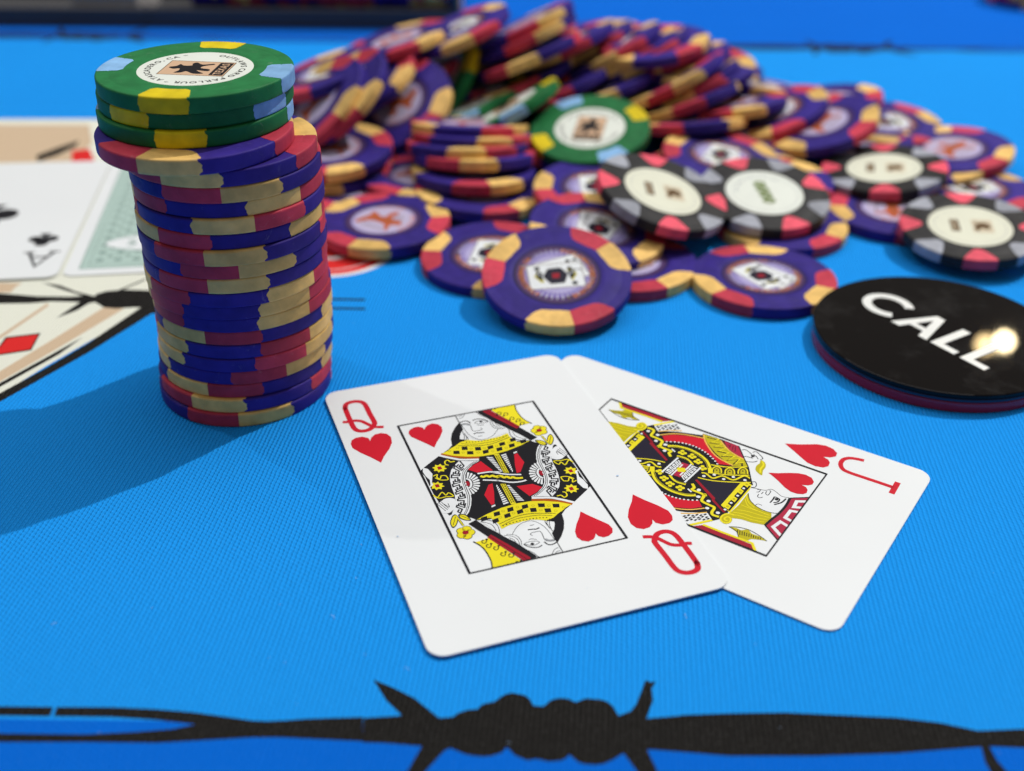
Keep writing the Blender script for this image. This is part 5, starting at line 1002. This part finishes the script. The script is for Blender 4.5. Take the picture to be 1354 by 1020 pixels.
def letter(kind):
    pr = Print(5.004, .01); w = 2.3; h = 12.0
    if kind == 'C':
        P = []
        for i in range(31):
            a = math.radians(42 + 276 * i / 30); P.append((-6.6 + 5.6 * math.cos(a), h / 2 + (h / 2 - w / 2) * math.sin(a)))
        pr.line('let', 0, w, P)
    elif kind == 'A':
        pr.poly('let', 0, [(-.4, 0), (4.0, h), (6.5, h), (10.8, 0), (8.2, 0), (5.2, 9.3), (2.3, 0)]); pr.poly('let', 1, [(2.6, 2.8), (3.2, 4.5), (7.3, 4.5), (7.9, 2.8)])
    else:
        x = 11.9 if kind == 'L' else 20.6
        pr.poly('let', 0, [(x, 0), (x, h), (x + w + .1, h), (x + w + .1, 2.0), (x + 7.0, 2.0), (x + 7.0, 0)])
    o = pr.build('letter', cb)
    o.rotation_euler = (0, 0, math.radians(-57)); o.location = ((94.55 - 104.7) * MM, (253.2 - 249.0) * MM, 0)
for k in ('C', 'A', 'L', 'L2'): letter(k)

# ---------------------------------------------------------------- poker chips
R, T, BV = 19.5, 3.27, .40
H2 = T / 2
def ztop(r):
    if r < 11.9: return H2 - .16
    if r < 12.3: return H2 - .16 + .16 * (r - 11.9) / .4
    if r < 16.7: return H2
    if r < 17.0: return H2 - .07 * (r - 16.7) / .3
    if r < 17.3: return H2 - .07 * (17.3 - r) / .3
    if r < R - BV: return H2
    q = (r - (R - BV)) / BV
    return H2 - BV + BV * math.sqrt(max(0, 1 - q * q))
def side_path(off):
    """r,z pairs from the top face rim down to the bottom face rim"""
    P = []
    for k in range(5):
        a = math.radians(90 - 90 * k / 4); P.append((R - BV + (BV + off) * math.cos(a), H2 - BV + (BV + off) * math.sin(a)))
    P += [(R + off, (H2 - BV) * q) for q in (.66, .33, 0.0)]
    P += [(r, -z) for r, z in P[-4::-1][:0] or []]
    up = [p for p in P if p[1] > 1e-6]
    P += [(r, -z) for r, z in up[::-1]]
    return P
def chip_body_mesh(mat_):
    prof = [(0, ztop(0)), (11.9, ztop(11.9)), (12.3, ztop(12.3)), (12.45, H2), (16.7, H2), (17.0, H2 - .07), (17.3, H2), (17.45, H2), (19.15, H2)] + side_path(0)
    prof += [(19.15, -H2), (17.3, -H2), (17.0, -H2 + .07), (16.7, -H2), (12.3, -H2), (11.9, -ztop(11.9)), (0, -ztop(0))]
    n = 84; V = []; Fc = []
    for r, z in prof:
        for i in range(n):
            a = 2 * math.pi * i / n; V.append((r * math.cos(a) * MM, r * math.sin(a) * MM, z * MM))
    for k in range(len(prof) - 1):
        for i in range(n):
            j = (i + 1) % n; Fc.append((k * n + i, (k + 1) * n + i, (k + 1) * n + j, k * n + j))
    me = bpy.data.meshes.new('chip_body'); me.from_pydata(V, [], Fc); me.materials.append(mat_)
    me.polygons.foreach_set('use_smooth', [True] * len(me.polygons)); me.update(); me.set_sharp_from_angle(angle=math.radians(40))
    return me
def spot_mesh(mat_, width, fin, end, seed):
    """inlaid edge spot: face lobe, rim and underside; a from 0 to width degrees; fin(t) inner radius; end: which sides are free"""
    rnd = random.Random(seed); n = 18; off = .035; V = []; Fc = []
    j0 = [rnd.uniform(-.45, .45) + .9 * abs(q - 3.5) / 3.5 for q in range(8)]; j1 = [rnd.uniform(-.5, .5) - 1.1 * abs(q - 3.5) / 3.5 for q in range(8)]
    cols = []
    for i in range(n + 1):
        t = i / n; ri = fin(t); path = []
        rs = sorted(set([ri + (R - BV - ri) * q for q in (0, .25, .5, .75)] + [x for x in (16.7, 17.0, 17.3) if x > ri + .1 and x < R - .5]))
        while len(rs) < 7: rs.insert(1, rs[0] + (rs[1] - rs[0]) * .5)
        rs = rs[:7]
        path = [(r, ztop(r) + off) for r in rs] + side_path(off) + [(r, -ztop(r) - off) for r in rs[::-1]]
        cols.append((t, path))
    m_ = len(cols[0][1])
    for t, path in cols:
        for k, (r, z) in enumerate(path):
            s = min(7, max(0, int((z / T + .5) * 7.99)))
            jit = 0
            if 8 <= k <= m_ - 9:
                jit = (j0[s] * max(0, 1 - t * 4) * end[0] + j1[s] * max(0, 1 - (1 - t) * 4) * end[1])
            a = math.radians(t * width + jit); V.append((r * math.cos(a) * MM, r * math.sin(a) * MM, z * MM))
    for i in range(n):
        for k in range(m_ - 1):
            Fc.append((i * m_ + k, i * m_ + k + 1, (i + 1) * m_ + k + 1, (i + 1) * m_ + k))
    me = bpy.data.meshes.new('edge_spot'); me.from_pydata(V, [], Fc); me.materials.append(mat_)
    me.polygons.foreach_set('use_smooth', [True] * len(me.polygons)); me.update(); me.set_sharp_from_angle(angle=math.radians(40))
    return me
def lobe(seam_at):
    def f(t):
        q = t if seam_at == 0 else 1 - t     # q = 0 at the seam, 1 at the free end
        b = 13.7 / math.cos(math.radians((q - .38) * 36)) + .05 * math.sin(13 * q + seam_at)
        return b if q < .6 else b + (18.7 - b) * (1 - math.sqrt(max(0, 1 - ((q - .6) / .4) ** 3.4)))
    return f
def petal(t):
    q = abs(t - .5) * 2; return 13.3 + 5.4 * q ** 2.4
def block(t):
    q = abs(t - .5) * 2; return 14.2 + (.9 * (q - .8) * 5 if q > .8 else 0)
BODY = {k: chip_body_mesh(M[c]) for k, c in (('P', 'purple'), ('K', 'black'), ('G', 'green'))}
SP = {('red', 0): spot_mesh(M['red'], 36, lobe(0), (0, 1), 1), ('red', 1): spot_mesh(M['red'], 36, lobe(1), (1, 0), 2),
      ('yel', 0): spot_mesh(M['yel'], 37, lobe(0), (0, 1.4), 3), ('yel', 1): spot_mesh(M['yel'], 37, lobe(1), (1.4, 0), 4),
      'pink': spot_mesh(M['pink'], 27, petal, (0, 0), 5), 'grey': spot_mesh(M['grey'], 27, petal, (0, 0), 6),
      'lemon': spot_mesh(M['lemon'], 30, block, (1, 1), 7), 'sky': spot_mesh(M['sky'], 30, block, (1, 1), 8)}

def inlay_mesh(kind):
    pr = Print((H2 - .16 + .012), .007)
    if kind == 'A':
        pr.dot('dkp', 0, 11.4, 0, 0, 64); pr.dot('ringd', 1, 10.8, 0, 0, 64); pr.dot('lav2', 2, 9.0, 0, 0, 64); pr.dot('lav', 2.5, 7.2, 0, 0, 64)
        for k in range(40):
            a = 2 * math.pi * k / 40
            pr.poly('w', 3, [(5 * math.cos(a), 5 * math.sin(a)), (9.6 * math.cos(a - .012), 9.6 * math.sin(a - .012)), (9.6 * math.cos(a + .012), 9.6 * math.sin(a + .012))])
        for dz, c_ in ((0, 'brn'), (.12, 'or2')):
            ring_text(pr, 'OUTLAWS CARD PARLOUR', 8.55 + dz * .3, 2.0 - dz, 84, c_, 10 if c_ == 'brn' else 11, .10, .80)
            ring_text(pr, 'ATASCADERO, CA', 8.55 + dz * .3, 2.0 - dz, 240, c_, 10 if c_ == 'brn' else 11, .10, .80)
        for (cx, cy, an, l) in ((.2, 1.3, .40, 4), (-.3, -.7, .14, 6)):
            c_, s_ = math.cos(an), math.sin(an)
            tf = lambda P: [(cx + x * c_ - y * s_, cy + x * s_ + y * c_) for x, y in P]
            pr.poly('brn', l - .4, tf([(-7.3, -4.7), (7.3, -4.7), (7.3, 4.7), (-7.3, 4.7)])); pr.poly('w', l, tf([(-7.1, -4.5), (7.1, -4.5), (7.1, 4.5), (-7.1, 4.5)]))
            if l > 4:
                pr.poly('n', 8, tf([(-3.4, 0), (-1.8, 2.9), (1.6, 3.1), (3.3, .4), (1.9, -2.9), (-1.7, -3.0)])); pr.poly('d', 9, tf([(-1.0, -.8), (.8, -.9), (1.1, .9), (-.8, 1.0)]))
                for sx in (1, -1):
                    pr.poly('v', 7, tf([(sx * 3.2, 2.0 * sx), (sx * 4.4, 2.6), (sx * 5.6, .2), (sx * 4.0, -2.3)])); pr.poly('k', 8, tf([(sx * 3.3, 1.5), (sx * 4.9, 2.4), (sx * 5.0, -.2), (sx * 3.7, -1.7)])); pr.poly('w', 9, tf([(sx * 3.9, 1.1), (sx * 4.5, 1.4), (sx * 4.4, .3)]))
                    pr.dot('k', 8, .75, *tf([(sx * 4.5, -sx * 3.2)])[0], 12)
            v_, f_, w_ = glyph('A' if l == 4 else 'J'); b0 = len(pr.V); zz = pr.z(7)
            for x, y in v_:
                q = tf([(6.6 - y * 2.3, 1.6 + x * 2.3)])[0]; pr.V.append((q[0] * MM, q[1] * MM, zz))
            for f in f_: pr.F.append(tuple(b0 + i for i in f)); pr.M.append('k')
            pr.dot('k', 7, .62, *tf([(3.9, 2.6)])[0], 10)
    elif kind == 'B':
        pr.dot('dkp', 0, 11.4, 0, 0, 64); pr.dot('ringd', 1, 10.8, 0, 0, 64); pr.dot('lav', 2, 9.3, 0, 0, 64); pr.dot('pale', 3, 8.4, 0, 0, 48)
        # riding figure in orange with rope curl
        pr.poly('orange', 4, catmull([(1.45 * x, 1.45 * y) for x, y in [(-4.6, -3.2), (-3.9, .2), (-4.6, 1.8), (-3.2, 1.7), (-1.6, .9), (-.6, 1.4), (-.9, 3.0), (-.2, 4.4), (.9, 3.6), (.6, 2.2), (1.6, 1.2), (3.4, 1.5), (4.6, .2), (3.6, -.6), (2.9, -1.2), (3.9, -3.4), (2.9, -3.2), (1.7, -1.6), (-.8, -1.4), (-2.4, -2.0), (-3.7, -3.9)]], True, 3))
        pr.line('brn', 5, .35, catmull([(-3, -1.6), (-1, -.2), (1.5, .4), (3.2, .9)], False)); pr.line('brn', 4, .3, catmull([(1, 3.2), (2.6, 4.6), (4.2, 3.4), (3.1, 2.2), (2.0, 3.2)], False))
        pr.line('brn', 5, .3, [(-4, -5), (4, -5)]); ring_text(pr, 'OUTLAWS', 8.1, 1.6, 145, 'or2', 5, .14, .9); ring_text(pr, 'CARD PARLOUR', 8.1, 1.6, 60, 'or2', 5, .1, .8)
    elif kind == 'G':
        pr.dot('whit', 0, 11.5, 0, 0, 64)
        e = ring_text(pr, 'OUTLAWS CARD PARLOUR * ATASCADERO, CA *', 8.9, 1.75, -12, 'k', 2, .12, 1.06)
        pr.poly('tanp', 1, [(-4.7, -7.0), (4.7, -7.0), (4.7, 6.4), (-4.7, 6.4)]); pr.line('brn', 2, .16, [(-4.7, -7.0), (4.7, -7.0), (4.7, 6.4), (-4.7, 6.4)], True)
        pr.poly('k', 3, [(-4.2, -6.7), (4.2, -6.7), (4.2, -3.9), (-4.2, -3.9)])
        flat_text(pr, 'TEXAS', -3.8, -6.1, 0, 2.2, 'tanp', 4, .08)
        pr.poly('k', 3, catmull([(.2, 5.6), (-.9, 4.4), (-.5, 3.2), (-1.9, 2.9), (-3.4, 3.4), (-3.2, 2.0), (-2.2, 1.2), (-3.6, -.6), (-3.3, -2.6), (-2.2, -1.4), (-1.3, -.7), (-1.7, -3.0), (-.4, -3.0), (.2, -1.0), (1.6, -1.2), (2.8, -3.0), (3.4, -2.6), (2.6, -.6), (3.9, .9), (3.0, 1.6), (1.8, 1.3), (1.5, 2.9), (2.4, 3.9), (1.1, 4.3)], True, 3))
    else:
        ink = 'brn' if kind == 'K' else 'grn'
        pr.dot('cream' if kind == 'K' else 'whit', 0, 11.6, 0, 0, 64)
        pr.line('g', 1, .12, [(9.9 * math.cos(i * math.pi / 24), 9.9 * math.sin(i * math.pi / 24)) for i in range(48)], True)
        if kind == 'K':
            pr.poly('tanp2', 1, [(-3.6, .6), (3.6, .6), (3.6, 6.2), (-3.6, 6.2)])
            pr.poly(ink, 2, catmull([(-2.9, 1.2), (-1.4, 2.0), (-2.0, 3.8), (-.4, 5.6), (1.6, 4.8), (1.1, 2.9), (2.9, 1.8), (1.2, 1.0), (0, 1.6)], True, 3))
            pr.poly(ink, 2, [(-3.4, -5.4), (3.4, -5.4), (3.4, -3.0), (-3.4, -3.0)]); flat_text(pr, 'POKER', -3.0, -4.9, 0, 1.7, 'tanp2', 3, .06)
        else:
            for q_ in range(4):
                y_ = 4.4 - q_ * 2.9; pr.line(ink, 2, 1.15, catmull([(1.6, y_), (.2, y_ + 1.2), (-1.5, y_ + .1), (.1, y_ - 1.0), (1.7, y_ - .1)], False)); pr.dot(ink, 2, .5, -1.3 + .5 * q_, y_ - .9, 8)
            ring_text(pr, 'OUTLAWS CARD PARLOUR', 7.9, 1.2, 170, 'g', 2, .12, 1.0)
    keys = sorted(set(pr.M)); ix = {k: i for i, k in enumerate(keys)}
    me = bpy.data.meshes.new('inlay'); me.from_pydata(pr.V, [], pr.F)
    for k in keys: me.materials.append(M['i_' + k])
    me.polygons.foreach_set('material_index', [ix[k] for k in pr.M]); me.update()
    return me
INL = {k: inlay_mesh(k) for k in ('A', 'B', 'G', 'K', 'Q')}

def proto(kind):
    """one chip of a kind: list of (part name, mesh, rotation, label)"""
    parts = []
    if kind in 'AB':
        parts.append(('chip_body', BODY['P'], 0, None))
        for s in (0, 120, 240):
            a, b_ = ('red', 'yel') if kind == 'A' else ('yel', 'red')   # a counter-clockwise of the seam
            wb = 36 if b_ == 'red' else 37
            parts.append(('edge_spot', SP[(a, 0)], s, 'red edge spot' if a == 'red' else 'tan yellow edge spot'))
            parts.append(('edge_spot', SP[(b_, 1)], s - wb, 'red edge spot' if b_ == 'red' else 'tan yellow edge spot'))
        parts.append(('inlay', INL[kind], 168 - 90, None))
    elif kind == 'G':
        parts.append(('chip_body', BODY['G'], 0, None))
        for k, s in enumerate((0, 90, 180, 270)):
            c = 'lemon' if k % 2 == 0 else 'sky'; parts.append(('edge_spot', SP[c], s - 15, 'yellow edge spot' if c == 'lemon' else 'pale blue edge spot'))
        parts.append(('inlay', INL['G'], -90 - 90, None))
    else:
        parts.append(('chip_body', BODY['K'], 0, None))
        for k in range(8):
            c = 'pink' if k % 2 == 0 else 'grey'; parts.append(('edge_spot', SP[c], 45 * k - 13.5, c + ' edge spot'))
        parts.append(('inlay', INL['K'], 0, None))
    return parts
PROTO = {k: proto(k) for k in 'ABGK'}
CNAME = {'A': 'poker_chip', 'B': 'poker_chip', 'G': 'poker_chip', 'K': 'poker_chip'}

def make_chip(kind, c, n, spin, label, group, inlay=True, inrot=None, inl=None):
    n = Vector(n).normalized()
    ex = Vector((1, 0, 0)) - n * n.x; ex.normalize(); ey = n.cross(ex)
    a = math.radians(spin)
    X = ex * math.cos(a) + ey * math.sin(a); Y = n.cross(X)
    mt_ = Matrix((X, Y, n)).transposed().to_4x4(); mt_.translation = Vector(c) * MM
    t = thing('poker_chip', label, 'poker chip', group=group); t.matrix_world = mt_
    for nm, me, rot, lb in PROTO[kind]:
        if nm == 'inlay':
            if not inlay: continue
            if inl: me = INL[inl]
            if inrot is not None: rot = inrot
        o = bpy.data.objects.new(nm, me); col.objects.link(o); o.parent = t; o.rotation_euler = (0, 0, math.radians(rot))
        if lb: o['label'] = lb
    return t

for (k, x, y, z, nx, ny, nz, spin, label, group) in CHIPS:
    hid = group.startswith('chips buried') or (group.startswith('chips in the tall') and 'topmost' not in label and 'fourth' not in label and 'fifth' not in label)
    make_chip(k, (x, y, z), (nx, ny, nz), spin, label, group, not hid,
              inrot=(55 - 90 if 'leaning back' in label else 80 if 'green print on its' in label else None), inl=('Q' if 'green print on its' in label else None))

# ---------------------------------------------------------------- chip rack far behind at the left
M['rack'] = plain('dark_grey_plastic', (0.055, 0.055, 0.060), .5, .4)
M['block'] = plain('pale_grey_card', (0.34, 0.33, 0.33), .6, .3)
rk = thing('chip_rack', 'dark grey chip rack far behind at the upper left, filled with chips', 'chip rack', (-.180, .5405, 0), (0, 0, .02))
def box(name, x0, x1, y0, y1, z0, z1, mt, parent, bev=.8):
    V = []; b_ = bev
    for z, i in ((z0, 0), (z1 - b_, 0), (z1, b_)):
        V += [((x0 + i) * MM, (y0 + i) * MM, z * MM), ((x1 - i) * MM, (y0 + i) * MM, z * MM), ((x1 - i) * MM, (y1 - i) * MM, z * MM), ((x0 + i) * MM, (y1 - i) * MM, z * MM)]
    Fc = [(3, 2, 1, 0), (8, 9, 10, 11)]
    for l in (0, 4):
        for i in range(4):
            j = (i + 1) % 4; Fc.append((l + i, l + j, l + 4 + j, l + 4 + i))
    return mesh_obj(name, V, Fc, [mt], None, parent)
box('tray_floor', -200, 150, 3.2, 100, 0, 2, M['rack'], rk)
box('front_wall', -200, 150, 0, 3, 0, 9.0, M['rack'], rk)
box('back_wall', -200, 150, 100.2, 104, 0, 16, M['rack'], rk)
box('divider', -200, 150, 50, 52, 2.05, 9.5, M['rack'], rk)
for xx in (-203.2, 150.2): box('end_wall', xx, xx + 3, 0, 104, 0, 18, M['rack'], rk)
for i in range(37):
    kk = 'A' if (i // 5) % 2 else 'B'
    make_chip(kk, (-150 + i * 3.4, 564.5, 22.2), (1, .0001, 0), 92 + 7 * ((i * 5) % 4) + (i // 5) * 47, 'purple chip standing on edge in the row inside the dark rack', 'chips standing in the far rack', False)
pb = thing('card_box', 'pale grey box lying in the left part of the dark chip rack', 'box', (-.190, .566, .0021))
box('box_body', -17, 14, -18, 18, 0, 13, M['block'], pb)
box('lid_flap', -16.6, 13.6, -18.9, -18.1, 3, 12.6, M['block'], pb, .3)
for i in range(6):
    make_chip('B' if i % 2 else 'A', (263 + (i % 3) * .7, 612 + (i % 2) * .8, 1.67 + i * 3.34), (0, 0, 1), 40 + i * 61,
              'purple chip %s in the small stack at the far upper right corner' % ['lowest', 'second from the bottom', 'third from the bottom', 'fourth from the bottom', 'fifth from the bottom', 'topmost'][i], 'chips stacked in the far right corner', False)

# ---------------------------------------------------------------- lint and dust on the cloth
rl = random.Random(3); V = []; Fc = []
for i in range(110):
    d = rl.random() ** 1.6; x = rl.uniform(-110, 150); y = 118 + d * 330
    a = rl.uniform(0, 6.28); L_ = rl.uniform(.15, .6) if i % 9 else rl.uniform(.8, 1.6); w = rl.uniform(.02, .045); k_ = rl.uniform(-1.2, 1.2); b0 = len(V); n_ = 5
    for q in range(n_ + 1):
        t = q / n_; an = a + k_ * t; x += math.cos(an) * L_ / n_; y += math.sin(an) * L_ / n_; z = .12 + .18 * math.sin(math.pi * t)
        V += [((x - math.sin(an) * w) * MM, (y + math.cos(an) * w) * MM, z * MM), ((x + math.sin(an) * w) * MM, (y - math.cos(an) * w) * MM, z * MM)]
    for q in range(n_): Fc.append((b0 + 2 * q, b0 + 2 * q + 1, b0 + 2 * q + 3, b0 + 2 * q + 2))
for x, y, w in ((-21.5, 172, .22), (22.0, 192.5, .3), (-28, 160, .12), (30, 170, .12), (-5, 160, .1), (14, 158, .1)):
    b0 = len(V); V += [((x + w * math.cos(q) * (1 + .3 * math.sin(3 * q))) * MM, (y + w * .6 * math.sin(q)) * MM, 1.0 * MM) for q in (0, 1, 2, 3, 4, 5)]; Fc.append(tuple(range(b0, b0 + 6)))
M['lint'] = plain('lint_fibre', (0.40, 0.56, 0.78), .9, .1)
lo = mesh_obj('lint', V, Fc, [M['lint']]); lo['kind'] = 'stuff'; lo['label'] = 'pale lint fibres scattered on the blue cloth'; lo['category'] = 'lint'
